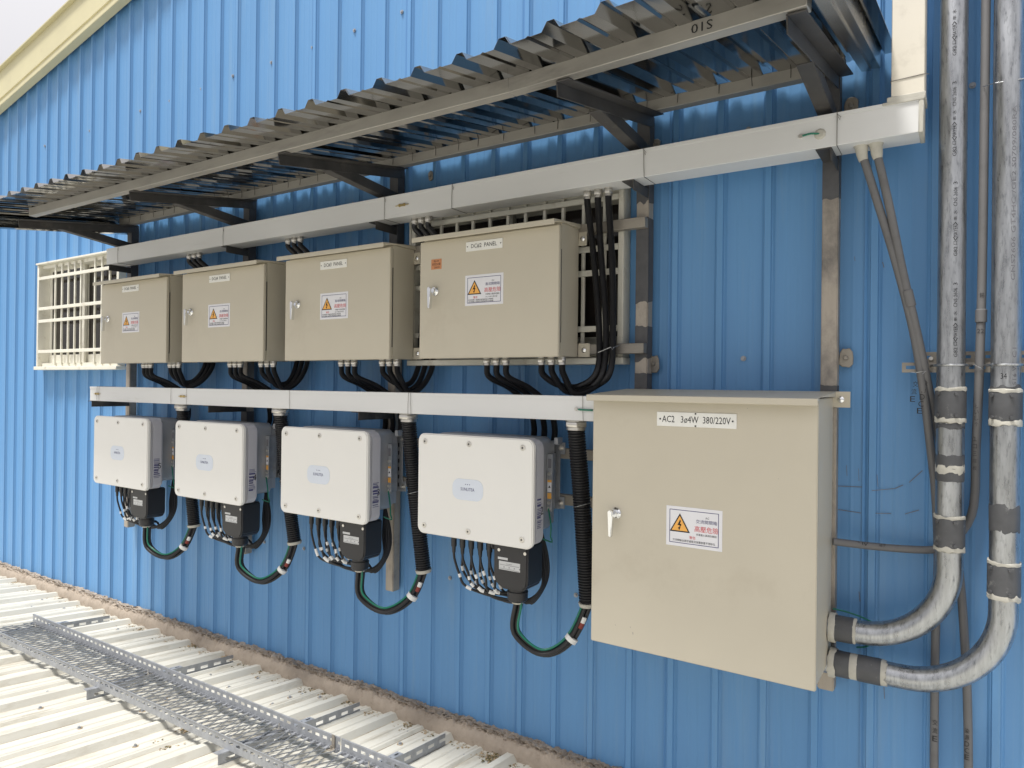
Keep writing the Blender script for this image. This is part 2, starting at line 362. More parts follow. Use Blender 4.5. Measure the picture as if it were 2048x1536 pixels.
window(WIN_L, vx, [P(90, v, -.07).z for v in (556, 617, 642, 703)], 'cream barred window beside the small switch box at the far end, grille in full daylight', True)
vx = [P(u, 420, -.05).x for u in (885, 916, 948, 982, 1018, 1053, 1091, 1128, 1169, 1211, 1244)]
vx = [vx[0]-.104*2, vx[0]-.104]+vx
window(WIN_R, vx, [P(1230, v, -.07).z for v in (393, 493, 542, 656)], 'dark barred window half hidden behind the switch box marked DC#2', False)

# ------------------------------------------------------------------ lower roof
Z0, SL = -.04, -.10                        # roof surface z = Z0 + SL*y : rises away from the wall
def roof_z(y): return Z0+SL*y
rf = thing('lower_roof', None, None, (-3, -3, 0)); rf['kind'] = 'structure'
BIG0, BIGP = -2.535, .372
def roof_profile(i):
    x0 = BIG0+BIGP*2*i; pr = []
    for k in range(3):
        c = x0+BIGP*k; o = .0025 if k == 0 else 0
        if k == 0: pr += [(c-.050, .006)]
        pr += [(c-.043, o), (c-.038, o), (c-.017, .029+o), (c+.017, .029+o), (c+.038, o), (c+.0455, o)]
        if k < 2:
            pr += [(c+.085, 0), (c+.091, .005), (c+.105, .005), (c+.111, 0)]
            pr += [(c+.153, 0), (c+.158, 0), (c+.170, .013), (c+.181, .013), (c+.187, .008), (c+.193, .013), (c+.204, .013), (c+.216, 0), (c+.222, 0)]
            pr += [(c+.262, 0), (c+.268, .005), (c+.282, .005), (c+.288, 0)]
    return pr
YS = [-.055, -.075, -.14, -.3, -.55, -.9, -1.4, -2, -3, -4.5, -6.5]
for i in range(-11, 9):
    pr = roof_profile(i); b = B(); n = len(pr); e = [random.uniform(-.008, .012) for _ in range(12)]
    for y in YS:
        for j, (x, z) in enumerate(pr):
            yy = y+(e[j//8 % 12] if y > -.06 else 0)
            dent = .0016*NZ.noise(Vector((x*5, y*2.2, 3.3))) if y < -.1 else -.004*max(0, NZ.noise(Vector((x*14, 1, 2))))
            b.v.append((x, yy, roof_z(yy)+z+dent))
    b.f = [(a*n+j, a*n+j+1, (a+1)*n+j+1, (a+1)*n+j) for a in range(len(YS)-1) for j in range(n-1)]; gr = [1 if 0 < pr[j+1][0]-pr[j][0] < .0085 and pr[j][1] < .004 and pr[j+1][1] < .004 else 0 for j in range(n-1)]; b.m = gr*(len(YS)-1)
    b.build('roof_sheet', ['roof_paint', 'roof_grime'], rf, smooth='keep', solid=.0012)
for o in rf.children:
    for p in o.data.polygons: p.use_smooth = False
# roof screws with rusty rings
rs_me = None
SP = [(q, None) for q in ((95, 1386), (80, 1417), (158, 1457), (270, 1493), (285, 1423), (120, 1208), (84, 1201), (63, 1215), (128, 1218), (236, 1260), (220, 1277), (421, 1352), (440, 1402), (516, 1359), (458, 1376), (653, 1407), (640, 1396), (760, 1490), (800, 1489), (580, 1396), (814, 1466), (928, 1514), (605, 1391), (500, 1392), (545, 1410), (20, 1290), (60, 1300), (380, 1462), (330, 1400))]
for (u, v), _ in SP:
    p = PS(u, v, Z0, SL)
    if rs_me is None:
        b = B(); b.mi = 1; b.tube([(0, 0, 0), (0, 0, .0016)], .0155, 9); b.mi = 0; b.tube([(0, 0, .0016), (0, 0, .004)], .0095, 10); b.tube([(0, 0, .004), (0, 0, .0105)], .006, 6)
        o = b.build('roof_screw', ['galvanised_dull', 'silt'], rf); rs_me = o.data
        for vv in rs_me.vertices: vv.co += ORG[rf]
    else:
        o = bpy.data.objects.new('roof_screw', rs_me); COL.objects.link(o); o.parent = rf
    o.location = Vector((p.x, p.y, roof_z(p.y)+.001))-ORG[rf]; o.rotation_euler = (R(5.7), 0, random.random()*3)

# ------------------------------------------------------------------ mortar fillet at the wall foot
b = B(); X0, X1, DX, NT = -8.2, 1.2, .0055, 22
nx = int((X1-X0)/DX)+1
def ribh(x): return .02 if abs(((x-RIB0)/PITCH+.5) % 1-.5)*PITCH < .018 else 0
for i in range(nx):
    x = X0+i*DX; lump = NZ.noise(Vector((x*3.1, 0, 0))); fine = NZ.noise(Vector((x*17, 5, 0))); spk = NZ.noise(Vector((x*60, 9, 0)))
    top = .064+.010*lump+.012*fine+.012*spk+(.006 if ribh(x) else 0); run = .079+.007*NZ.noise(Vector((x*2.3, 7, 1)))+.004*fine
    for k in range(NT+1):
        t = k/NT; a = t*math.pi/2
        y = -(math.sin(a)**.72)*run-.001; z = (top-roof_z(-run))*(math.cos(a)**.75 if t < 1 else 0)+roof_z(-run)-.006
        rough = max(0, 1-abs(t-.24)/.30)                       # ragged trowelled crust along the upper edge
        q = Vector((x*26, t*9, 0)); d = .024*rough*(NZ.noise(q)+.9*NZ.noise(q*2.9))+.003*NZ.noise(Vector((x*9, t*2.4, 4)))
        d += .010*rough*max(0, NZ.noise(Vector((x*11-t*4, t*2, 8))))
        y -= d; z += d*.55
        if t < .05: y = min(y, -.0008)
        b.v.append((x+.004*rough*NZ.noise(Vector((x*40, t*20, 3))), y-ribh(x)*max(0, 1-t*2.2), z))
b.f = [(i*(NT+1)+k, i*(NT+1)+k+1, (i+1)*(NT+1)+k+1, (i+1)*(NT+1)+k) for i in range(nx-1) for k in range(NT)]
b.m = [1 if (2 <= f % NT <= 10 and NZ.noise(Vector((f//NT*DX*9+1, (f % NT)*.33, 2))) > .27) else 0 for f in range(len(b.f))]
tag(b.build('mortar_fillet', ['mortar', 'mortar_dark'], smooth=True), 'rough brown mortar fillet sealing the roof sheets to the wall foot', 'mortar')
# slivers and curls of mortar left along its upper edge
b = B()
for i in range(900):
    x = random.uniform(-7.6, .2); y = -.012-random.random()*.03; z = .060+random.uniform(-.012, .014)-abs(y)*.35; l_ = random.uniform(.008, .03); w_ = random.uniform(.002, .006)
    d = Vector((random.uniform(-.7, .9), random.uniform(-.5, -.05), random.uniform(-.9, .35))).normalized()*l_; s_ = Vector((random.uniform(.3, 1), random.uniform(-.4, .4), random.uniform(-.5, .5))).normalized()*w_
    p = Vector((x, y-ribh(x), z)); n_ = d.cross(s_).normalized()*w_*.9
    if n_.y > 0: n_ = -n_
    b.add([p-s_, p+s_, p+d*.5+s_*.7+n_, p+d*.5-s_*.8+n_, p+d], [(0, 1, 2, 3), (3, 2, 4), (0, 3, 4), (1, 4, 2)])
o = b.build('mortar_crumbs', 'mortar', smooth='keep'); tag(o, 'loose crumbs and curls of brown mortar along the wall foot', 'mortar', kind='stuff')
# silt, moss and leaf crumbs in the roof troughs
b = B()
def clump(x, y, n, spread, h):
    for _ in range(n):
        px_, py_ = x+random.gauss(0, spread), y+random.gauss(0, spread*.8)
        if py_ > -.07: continue
        r_ = random.uniform(.003, .009); a0 = random.random()*6; zz = roof_z(py_)+random.random()*h
        b.mi = 1 if random.random() < .35 else 0
        vs = [(px_+r_*math.cos(a0+j*2.1), py_+r_*math.sin(a0+j*2.1), zz+random.uniform(0, .004)) for j in range(3)]+[(px_, py_, zz+r_*.6)]
        b.add(vs, [(0, 1, 3), (1, 2, 3), (2, 0, 3)])
for u, v, n, sp, h in ((985, 1520, 200, .03, .014), (720, 1394, 60, .03, .004), (500, 1303, 90, .02, .01), (405, 1290, 80, .02, .01), (374, 1463, 110, .02, .012), (330, 1490, 50, .03, .003), (240, 1245, 60, .02, .008), (30, 1165, 40, .02, .005), (150, 1195, 40, .02, .004), (630, 1385, 40, .03, .003), (840, 1443, 60, .03, .004), (1000, 1528, 80, .03, .01), (265, 1258, 50, .02, .008)):
    p = PS(u, v, Z0, SL); clump(p.x, min(p.y, -.09), n, sp, h)
for _ in range(420): clump(random.uniform(-7.5, -1.2), -.10-abs(random.gauss(0, .04)), 3, .012, .003)
o = b.build('roof_debris', ['silt', 'moss'], smooth='keep'); tag(o, 'dry silt, moss and leaf crumbs lying in the roof troughs', 'debris', kind='stuff')
# ------------------------------------------------------------------ steel frame with the stainless awning
def PXp(px, py, x):
    d = ray(px, py); return C0+d*(x/d.x)
POSTX = [-5.205, -3.832, -2.578, -1.155, -.42]
PBOT = [P(255, 1055, -.075).z, P(478, 1106, -.075).z, P(770, 1180, -.075).z, .62, P(1660, 1382, -.075).z]
PY0, PY1, PW = -.078, -.024, .056
FPT = [P(68, 433, -.80), P(1024, 190, -.86), P(1537, 42, -.93)]                       # underside of the hand-bent front beam
RBY = -.105; RBZ = P(1024, 287, RBY).z                                               # rear beam bottom
def front(x):
    for p, q in zip(FPT, FPT[1:]):
        if x <= q.x or q is FPT[-1]:
            t = max(0, (x-p.x)/(q.x-p.x)); return p.y+(q.y-p.y)*t, p.z+(q.z-p.z)*t
def awz(x, y):                                                                       # top of the arms
    fy, fz = front(x); return RBZ+(fz-RBZ)*(y-RBY)/(fy-RBY)
aw = thing('metal_awning', 'stainless corrugated lean-to awning on welded steel posts above the boxes', 'awning', (-2.8, -.05, PBOT[4]))
for i, x in enumerate(POSTX):
    b = B(); b.box(x-PW/2, x+PW/2, PY0, PY1, PBOT[i], awz(x, PY0)); b.build('post', 'post_steel', aw, bevel=.004, seg=2)
    xa_ = x+(.012 if i < 4 else .0)
    b = B(); fy = front(xa_)[0]-.018; b.angle((xa_+.02, PY0+.02, awz(xa_, PY0+.02)), (xa_+.02, fy, awz(xa_, fy)), .05, .05, .005, sx=-1); b.build('bracket_arm', 'steel_dark', aw, bevel=.001)
    # diagonal strut, an angle section welded under the arm
    ys = -.56; a_ = Vector((xa_, ys, awz(xa_, ys)-.06)); c_ = Vector((xa_, PY0+.004, 2.70))
    b = B(); b.angle(a_+Vector((.02, 0, .012)), c_+Vector((.02, 0, .012)), .05, .05, .005, up=(0, -.42, -.9), sx=1); b.build('bracket_strut', 'steel_dark', aw, bevel=.001)
    b = B(); b.box(x-.02, x+.02, RBY+.002, RBY+.04, RBZ-.004, RBZ+.0005); b.build('stub', 'steel_dark', aw)
def primer(i, z0, z1):
    x = POSTX[i]; b = B(); top = []; bot = []
    for k in range(8):
        f = k/7; xx = x-PW/2+PW*f; top.append((xx, z1+.012*NZ.noise(Vector((f*3, z1*9, i))))); bot.append((xx, z0+.03*NZ.noise(Vector((f*2.2, z0*9, i+5)))))
    b.add([(q[0], PY0-.0006, q[1]) for q in bot+top[::-1]], [tuple(range(16))]); b.quad((x+PW/2+.0006, PY0, z0), (x+PW/2+.0006, PY1, z0+.01), (x+PW/2+.0006, PY1, z1), (x+PW/2+.0006, PY0, z1)); b.build('primer_patch', 'primer_grey', aw, smooth='keep')
for i, L_ in enumerate((((2.40, 2.9),), ((2.42, 2.93), (1.42, 1.56)), ((2.45, 2.93), (1.38, 1.5)), ((2.52, 2.9), (2.1, 2.46), (1.86, 2.0), (1.70, 1.80)), ((2.44, 2.9), (1.72, 1.755)))):
    for z0_, z1_ in L_: primer(i, z0_, z1_)
for (u, v, w, h) in ((1308, 728, .05, .07), (1692, 716, .045, .075), (790, 1138, .04, .055), (1311, 291, .04, .05), (1703, 212, .045, .06), (862, 352, .03, .05)):
    p = P(u, v, -.025); b = B()
    vs = []
    for j in range(12):
        a0 = j*math.pi/6; k = max(abs(math.cos(a0)), abs(math.sin(a0))); q = 1+random.uniform(-.12, .12)
        vs.append((p.x+w/2*math.cos(a0)/k*q, p.z+h/2*math.sin(a0)/k*q))
    b.prism(vs, -.031, -.022); b.tube([(p.x, -.031, p.z), (p.x, -.04, p.z)], .009, 7)
    b.build('anchor_plate', 'rail_steel', aw, bevel=.002)
fb = None; ends = [FPT[0]+Vector((-.02, 0, 0)), FPT[1], FPT[2]+(FPT[2]-FPT[1])*.12]
for p, q in zip(ends, ends[1:]):
    o_ = Vector((0, 0, .0265)); b = B(); b.beam(p+o_, q+o_, .044, .051); fb = b.build('front_beam', 'beam_steel', aw, bevel=.002)
c = P(1403, 66, -.94); fy, fz = front(c.x); b = B(); sl_ = (FPT[2]-FPT[1]).normalized()
write(b, 'S10', 0, 0, 0, w=.062, h=.026, flip=True, fn=lambda u, v: Vector((c.x, fy-.0232, fz+.027))+sl_*u+Vector((0, 0, v))); b.build('marker_writing', 'ink_black', fb)
b = B(); b.box(-5.26, -.37, RBY-.022, RBY+.022, RBZ+.001, RBZ+.05); rb = b.build('rear_beam', 'beam_steel', aw, bevel=.002)
for i in range(34):
    b = B(); x = -5.1+i*.1425+random.uniform(-.02, .02); b.tube([(x, RBY-.0235, RBZ+.052), (x+random.uniform(-.004, .004), RBY-.0245, RBZ+.012)], .0013, 4); b.build('tie_wire', 'steel_dark', rb)
for v0, v1 in ((447, 440), (697, 700)):                                              # rails the switch boxes hang on
    z = P(1275, v0, -.095).z; b = B(); b.box(-5.24, -1.128, -.1165, PY0-.001, z-.022, z+.022); b.build('cross_rail', 'rail_steel', aw, bevel=.002)
for v0 in (908, 1001):                                                               # rails the inverters hang on
    z = P(1150, v0, -.1).z; b = B(); b.box(-5.24, -.95, -.1165, PY0-.001, z-.023, z+.023); b.build('cross_rail', 'rail_steel', aw, bevel=.002)
def shz(x, y):                                                                       # underside of the roofing sheet
    fy, fz = front(x); return RBZ+.0505+(fz+.053-RBZ-.0505)*(y-RBY)/(fy-RBY)
def edge(x): return front(x)[0]-.285-.02*max(0, (x+3)/2.5)
def sheet_px(px, py):                                                                # where a pixel of the sheet's front edge lies
    x = -2.0
    for _ in range(30):
        y = edge(x); d = ray(px, py); x = (C0+d*((y+CD)/d.y)).x
    return x
_a, _c = sheet_px(560, 225), sheet_px(1210, 8); SPI = (_c-_a)/8; SX1 = -.235; SX0 = _a-SPI*int((_a+5.33)/SPI)-.03
def sheet_profile():
    pr = []; x = SX0+.03
    while x < SX1-.03:
        pr += [(x-.030, 0), (x-.012, .026), (x+.012, .026), (x+.030, 0)]
        if x+SPI < SX1-.03: pr += [(x+.086, 0), (x+.095, .004), (x+.104, 0)]
        x += SPI
    pr.append((SX1+.02, 0)); return pr
spr = sheet_profile(); ysd = [0, .12, .3, .5, .75, 1]
for k in range(9):
    a_, c_ = k*28, min(len(spr)-1, k*28+31); sub = spr[a_:c_+1]
    if len(sub) < 2: break
    b = B(); n = len(sub); ej = random.uniform(-.004, .004)
    for t_ in ysd:
        for (x, z) in sub:
            y = edge(x)+(-.026-edge(x))*t_+(ej if t_ == 0 else 0); w = .0009*NZ.noise(Vector((x*8, y*6, 1)))
            b.v.append((x, y, shz(x, y)+z+w+(.0016 if k % 2 else 0)))
    b.f = [(r_*n+j, r_*n+j+1, (r_+1)*n+j+1, (r_+1)*n+j) for r_ in range(len(ysd)-1) for j in range(n-1)]; b.m = [0]*len(b.f)
    b.build('roof_sheet', 'stainless', aw, smooth='keep', solid=.0008)
# folded end flashings
def flashing(x, s, mat='flashing_steel', dn=0):
    b = B(); y0, y1 = edge(x)+.01, -.03; prof = [(x-s*.062, -.045-dn), (x-s*.03, -.05-dn), (x-s*.03, -.042-dn), (x, -.047-dn), (x, .058), (x-s*.006, .064), (x-s*.075, .05)]
    vs = [(px_, y, shz(x, y)+dz) for y in (y0, (y0+y1)/2, y1) for px_, dz in prof]; n = len(prof)
    b.add(vs, [(r_*n+j, r_*n+j+1, (r_+1)*n+j+1, (r_+1)*n+j) for r_ in (0, 1) for j in range(n-1)]); return b.build('end_flashing', mat, aw, smooth='keep', solid=.001)
flashing(P(1760, 120, -.05).x, 1); flashing(SX0-.01, -1, 'stainless', .05)

# ------------------------------------------------------------------ cable trunking
def wire_round(b, x, y0, y1, z0, z1, r=.0013, lean=0):
    b.tube([(x, y1, z1), (x, y0-.0015, z1+.0015), (x+lean*.5, y0-.003, (z0+z1)/2), (x+lean, y0-.0015, z0-.0015), (x+lean, y1, z0-.001)], r, 5)
def buckle(b, x, y, z):
    b.mi = 0; b.box(x-.02, x-.012, y-.006, y, z-.007, z+.007); b.box(x+.012, x+.02, y-.006, y, z-.007, z+.007); b.box(x-.012, x+.012, y-.004, y-.001, z-.005, z+.005)
    b.tube([(x-.043, y-.001, z), (x-.02, y-.004, z)], .0022, 5); b.tube([(x+.043, y-.001, z), (x+.02, y-.004, z)], .0022, 5)
UY0, UY1, UZ0, UZ1 = -.24, -.12, P(900, 417, -.24).z, P(900, 371, -.24).z
UX0, UX1 = P(213, 515, UY0).x, P(1845, 240, UY0).x
ut = thing('cable_trunking', 'long pale metal cable trunking running just under the awning', 'trunking', ((UX0+UX1)/2, UY1, UZ0))
b = B(); b.box(UX0, UX1, UY0, UY1, UZ0, UZ1); b.build('channel', 'trunk_white', ut, bevel=.002)
b = B(); b.box(UX0+.002, UX1+.001, UY0-.002, UY1+.002, UZ1+.0005, UZ1+.003); b.box(UX0+.002, UX1+.001, UY0-.0022, UY0-.0006, UZ1-.010, UZ1+.0004); b.build('lid', 'trunk_white', ut)
for u, ln in ((238, 0), (448, .002), (770, 0), (905, -.002), (1287, .003), (1673, 0)):
    b = B(); x = P(u, 400, UY0).x; wire_round(b, x, UY0-.002, UY1, UZ0, UZ1+.003, .0013, ln)
    z = UZ1-.004; b.tube([(x, UY0-.004, z), (x+.012, UY0-.007, z-.012), (x+.009, UY0-.006, z-.022), (x+.004, UY0-.005, z-.01)], .0009, 4); b.build('tie_wire', 'steel_raw', ut)
b = B(); p = P(805, 416, UY0); buckle(b, p.x, UY0-.002, (UZ0+UZ1)/2); b.build('latch', 'brass', ut)
b = B(); p1, p2 = P(1602, 273, UY0), P(1640, 268, UY0); b.tube(spline([p1+Vector((.006, -.004, 0)), p1+Vector((.035, -.012, .0)), p2+Vector((0, -.002, 0))], .008), .0036, 8); gw = b.build('earth_lead', 'green_wire', ut, smooth=True)
b = B(); b.tube([p1+Vector((0, 0, 0)), p1+Vector((0, -.007, 0))], .008, 6); b.build('lug', 'nickel', gw)
b = B(); b.tube([p2, p2+Vector((0, -.006, 0))], [.02, .013], 9); b.build('sealant_dab', 'putty', gw, smooth=True)
b = B(); b.box(UX1-.011, UX1+.003, UY0-.004, UY1, UZ0-.003, UZ1+.002); b.build('end_sealant', 'putty', ut, bevel=.002)
for i, x in enumerate(POSTX):
    b = B(); b.angle((x+.026, PY0, UZ0-.001), (x+.026, UY0+.004, UZ0-.001), .052, .042, .004, sx=1); b.build('support_arm', 'steel_dark', aw, bevel=.001)
VX0, VX1 = P(1783, 120, UY0).x, P(1850, 120, UY0).x
vt = thing('cable_trunking', 'cream vertical cable trunking rising beside the awning to the wall top', 'trunking', ((VX0+VX1)/2, UY1, UZ1))
b = B(); b.box(VX0, VX1, UY0-.001, UY1, UZ1+.0045, 5.2); b.build('channel', 'trunk_cream', vt, bevel=.002)
b = B(); b.box(VX0-.012, VX1+.003, UY0-.0045, UY1, UZ1+.002, UZ1+.020); b.box(VX0-.025, VX1, UY0-.0055, UY0-.002, UZ1-.006, UZ1+.004); b.build('sealant_seam', 'putty', vt, bevel=.003)
b = B(); z = P(1800, 160, UY0).z; wire = [(VX0-.001, UY1, z), (VX0-.0015, UY0-.0025, z), (VX1+.0015, UY0-.0025, z+.004), (VX1+.012, UY0+.01, z+.004)]; b.tube(wire, .0013, 5); b.build('tie_wire', 'steel_raw', vt)
LY0, LY1 = -.345, -.235; LZ0, LZ1 = P(900, 831, LY0).z, P(900, 788.5, LY0).z; LX0, LX1 = P(180, 790, LY0).x, -1.207
lt = thing('cable_trunking', 'pale metal cable trunking between the row of boxes and the white inverters', 'trunking', ((LX0+LX1)/2, LY1, LZ0))
b = B(); b.box(LX0, LX1, LY0, LY1, LZ0, LZ1); b.build('channel', 'trunk_white', lt, bevel=.002)
b = B(); b.box(LX0+.001, LX1, LY0-.002, LY1+.002, LZ1+.0005, LZ1+.003); b.box(LX0+.001, LX1, LY0-.0024, LY0-.0006, LZ1-.012, LZ1+.0004); b.build('lid', 'trunk_white', lt)
for u, ln in ((195, 0), (199, 0), (343, 0), (374, 0), (580, .002), (818, -.003), (822, .004), (1166, .004)):
    b = B(); wire_round(b, P(u, 800, LY0).x, LY0-.0025, LY1, LZ0, LZ1+.003, .0011, ln); b.build('tie_wire', 'steel_raw', lt)
for u, v in ((195, 788), (366, 796)):
    b = B(); p = P(u, v, LY0); buckle(b, p.x, LY0-.0025, (LZ0+LZ1)/2+.002); b.build('latch', 'brass', lt)
b = B(); p = P(1153, 818, LY0); b.tube(spline([p+Vector((.012, -.006, -.001)), p+Vector((.03, -.008, -.002)), p+Vector((.075, -.004, -.003))], .01), .0038, 8); gw = b.build('earth_lead', 'green_wire', lt, smooth=True)
b = B(); b.tube([p, p+Vector((0, -.006, 0))], .008, 8); b.build('lug', 'nickel', gw)
for i, x in enumerate(POSTX[:4]):
    b = B(); b.angle((x+.026, PY0, LZ0-.001), (x+.026, LY0+.002, LZ0-.001), .052, .042, .004, sx=1); b.build('support_arm', 'steel_dark', aw, bevel=.001)
# ------------------------------------------------------------------ electrical enclosures
def gland(b, x, y, z, s=1, r=.0165, h=.03):
    """Nut and collar below (s=-1) or above (s=1) the surface at z."""
    b.tube([(x, y, z), (x, y, z+s*.006)], r*1.12, 14); hexnut(b, (x, y, z+s*(.006+h*.32)), r*1.18, h*.56); b.tube([(x, y, z+s*(.006+h*.6)), (x, y, z+s*(.006+h))], r*.98, 12)
def warning(parent, cx, cz, y, w, h, kind):
    b = B(); b.box(cx-w/2, cx+w/2, y-.0009, y, cz-h/2, cz+h/2); s = b.build('warning_label', 'label_white', parent)
    yi = y-.0014
    b = B(); t = w*.011; bw, bh = w*.44, h*.42
    for q in ((-bw, bw, bh-t, bh), (-bw, bw, -bh, -bh+t), (-bw, -bw+t, -bh+t, bh-t), (bw-t, bw, -bh+t, bh-t)): b.quad((cx+q[0], yi, cz+q[2]), (cx+q[1], yi, cz+q[2]), (cx+q[1], yi, cz+q[3]), (cx+q[0], yi, cz+q[3]))
    top = '交流開關箱' if kind == 'AC' else '直流開關箱'
    write(b, top, cx+w*.225, cz+h*.175, yi, w=w*.37, h=h*.095); b.build('border_and_title', 'ink_navy', s)
    tx, tz, tw, th = cx-w*.25, cz-h*.14, w*.185, h*.47
    b = B(); b.add([(tx-tw, yi, tz), (tx+tw, yi, tz), (tx, yi, tz+th)], [(0, 1, 2)]); b.build('triangle_edge', 'ink_black', s)
    k = .80; b = B(); b.add([(tx-tw*k, yi-.0004, tz+th*.07), (tx+tw*k, yi-.0004, tz+th*.07), (tx, yi-.0004, tz+th*.87)], [(0, 1, 2)]); b.build('triangle_field', 'sign_amber', s)
    b = B(); y2 = yi-.0008; f = lambda u, v: (tx+u*tw, y2, tz+v*th)
    b.quad(f(.02, .66), f(-.22, .36), f(-.02, .36), f(.12, .60)); b.quad(f(-.10, .42), f(-.02, .36), f(.16, .36), f(.12, .44)); b.quad(f(.02, .42), f(-.06, .20), f(.0, .20), f(.16, .42)); b.add([f(-.18, .24), f(-.04, .09), f(.08, .26)], [(0, 1, 2)])
    b.build('bolt_symbol', 'ink_black', s); b = B(); write(b, kind, cx+w*.24, cz+h*.275, yi, h=h*.05); write(b, '非專業人員請勿開啟', cx+w*.225, cz-h*.155, yi, w=w*.36, h=h*.055)
    if kind == 'AC': write(b, '交流側輸出請依過電流保護裝置不得移位', cx, cz-h*.345, yi, w=w*.76, h=h*.06)
    else:
        write(b, 'DC 1000V 請注意', cx+w*.2, cz-h*.24, yi, w=w*.3, h=h*.05)
        for j in range(2): write(b, '直流側輸入端請勿帶電插拔以免觸電', cx-w*.08, cz-h*(.315+.06*j), yi, w=w*.66, h=h*.045)
    b.build('small_print', 'ink_black', s)
    b = B(); write(b, '高壓危險', cx+w*.225, cz-h*.015, yi, w=w*.42, h=h*.15); write(b, '警告', cx+(-w*.02 if kind == 'AC' else -w*.22), cz-h*(.25 if kind == 'AC' else .235), yi, w=w*.11, h=h*.075); b.build('red_print', 'ink_red', s)
def enclosure(name, label, group, fx0, fx1, z0, z1, yf, yb, plate, pw, warn, ww, handle, kind, tabs=(), hood_out=.058):
    t = thing(name, label, 'switch box', ((fx0+fx1)/2, yb, z0), group)
    b = B(); b.box(fx0+.004, fx1-.004, yf+.024, yb, z0+.004, z1+.014); b.box(fx0+.012, fx1-.012, yf+.014, yf+.0235, z0+.012, z1+.002); b.build('body', 'box_beige', t, bevel=.0025, seg=2)
    b = B(); b.box(fx0, fx1, yf, yf+.0185, z0, z1); d = b.build('door', 'box_beige', t, bevel=.003, seg=2); ORG[d] = ORG[t]
    b = B(); b.box(fx1-.0035, fx1-.001, yf+.0187, yf+.0232, z0+.06, z1-.1); b.build('hinge_gap', 'ink_black', t)
    yo = yf-hood_out; poly = [(yb-.001, z1+.0145), (yf+.02, z1+.0145), (yo+.005, z1+.002), (yo+.005, z1-.010), (yo, z1-.010), (yo, z1+.013), (yb-.001, z1+.036)]
    b = B(); n = len(poly); vs = [(x, y, z) for x in (fx0-.006, fx1+.006) for y, z in poly]
    b.add(vs, [tuple(range(n)), tuple(range(2*n-1, n-1, -1))]+[(i, i+n, (i+1) % n+n, (i+1) % n) for i in range(n)]); b.build('hood', 'box_beige', t, bevel=.0018)
    # name plate
    cx, cz, w, h = plate; yp = yf-.003
    b = B(); b.box(cx-w/2, cx+w/2, yp, yf-.0002, cz-h/2, cz+h/2); pl = b.build('name_plate', 'plate_white', d, bevel=.0006)
    b = B(); write(b, pw, cx, cz, yp-.0006, w=w*(.86 if kind == 'AC' else .70), h=h*.48)
    for q in ((-.455, 0), (.455, 0))+(((0, .42), (0, -.42)) if kind == 'AC' else ()):
        b.tube([(cx+q[0]*w, yp, cz+q[1]*h), (cx+q[0]*w, yp-.0015, cz+q[1]*h)], h*.06, 8)
    b.build('plate_lettering', 'ink_black', d)
    warning(d, warn[0], warn[1], yf-.0002, warn[2], warn[3], kind)
    # chrome lever handle
    hx, hz, hs = handle; b = B()
    b.tube([(hx, yf, hz), (hx, yf-.006, hz), (hx, yf-.012, hz)], [.026*hs, .026*hs, .020*hs], 20); b.tube([(hx, yf-.012, hz), (hx, yf-.03*hs, hz)], .015*hs, 16)
    hd = b.build('handle', 'chrome', d, smooth=True)
    b = B(); y1, y2 = yf-.026*hs, yf-.052*hs; q = [(-.014, .010), (-.009, .019), (.004, .019), (.009, .010), (.009, -.012), (.003, -.098), (-.003, -.101), (-.009, -.096)]
    hx -= .004; b.prism([(hx+u*hs, hz+v*hs) for u, v in q], y2, y1); b.build('lever', 'chrome', d, bevel=.005*hs, seg=3)
    for (x, z, w, h) in tabs:
        b = B(); b.box(x-w/2, x+w/2, yb-.003, yb+.0015, z-h/2, z+h/2); tb_ = b.build('mounting_tab', 'box_beige', t, bevel=.001)
        b = B(); b.tube([(x, yb-.003, z), (x, yb-.006, z), (x, yb-.010, z)], [.0115, .0115, .006], 12); b.build('screw', 'chrome', t, smooth=True)
    return t, d
YF, YB = -.30, -.1175
DCB = {}
spec = {
 2: dict(l=(838, 716), r=(1116.5, 711.5), plate=(968.5, 490, 932, 1005), warn=(968, 579, 930, 1006), hnd=(868, 582)),
 3: dict(l=(569, 721.5), r=(778.5, 718), plate=(667.5, 529, 641.5, 694.5), warn=(668, 611.5, 640.5, 696), hnd=(593, 609)),
 4: dict(l=(363, 725), r=(526, 724), plate=(439.5, 556.5, 419, 460), warn=(438, 631, 416.5, 460), hnd=(380, 624)),
 5: dict(l=(201, 727), r=(332, 727), plate=(261.5, 577, 245, 278), warn=(261.5, 644.5, 245, 279), hnd=(214, 638))}
LBL = {2: 'beige switch box DC#2 with a small orange tag, in front of the dark window', 3: 'beige switch box DC#3 next to the one with the orange tag', 4: 'beige switch box DC#4 next to the one by the daylit window', 5: 'beige switch box DC#5 right beside the daylit barred window'}
BXD = {2: 'the orange-tagged box', 3: 'the orange-tagged box\'s neighbour', 4: 'the daylit-window box\'s neighbour', 5: 'the daylit-window box'}
DZ0, DZ1 = 1.866, 2.422
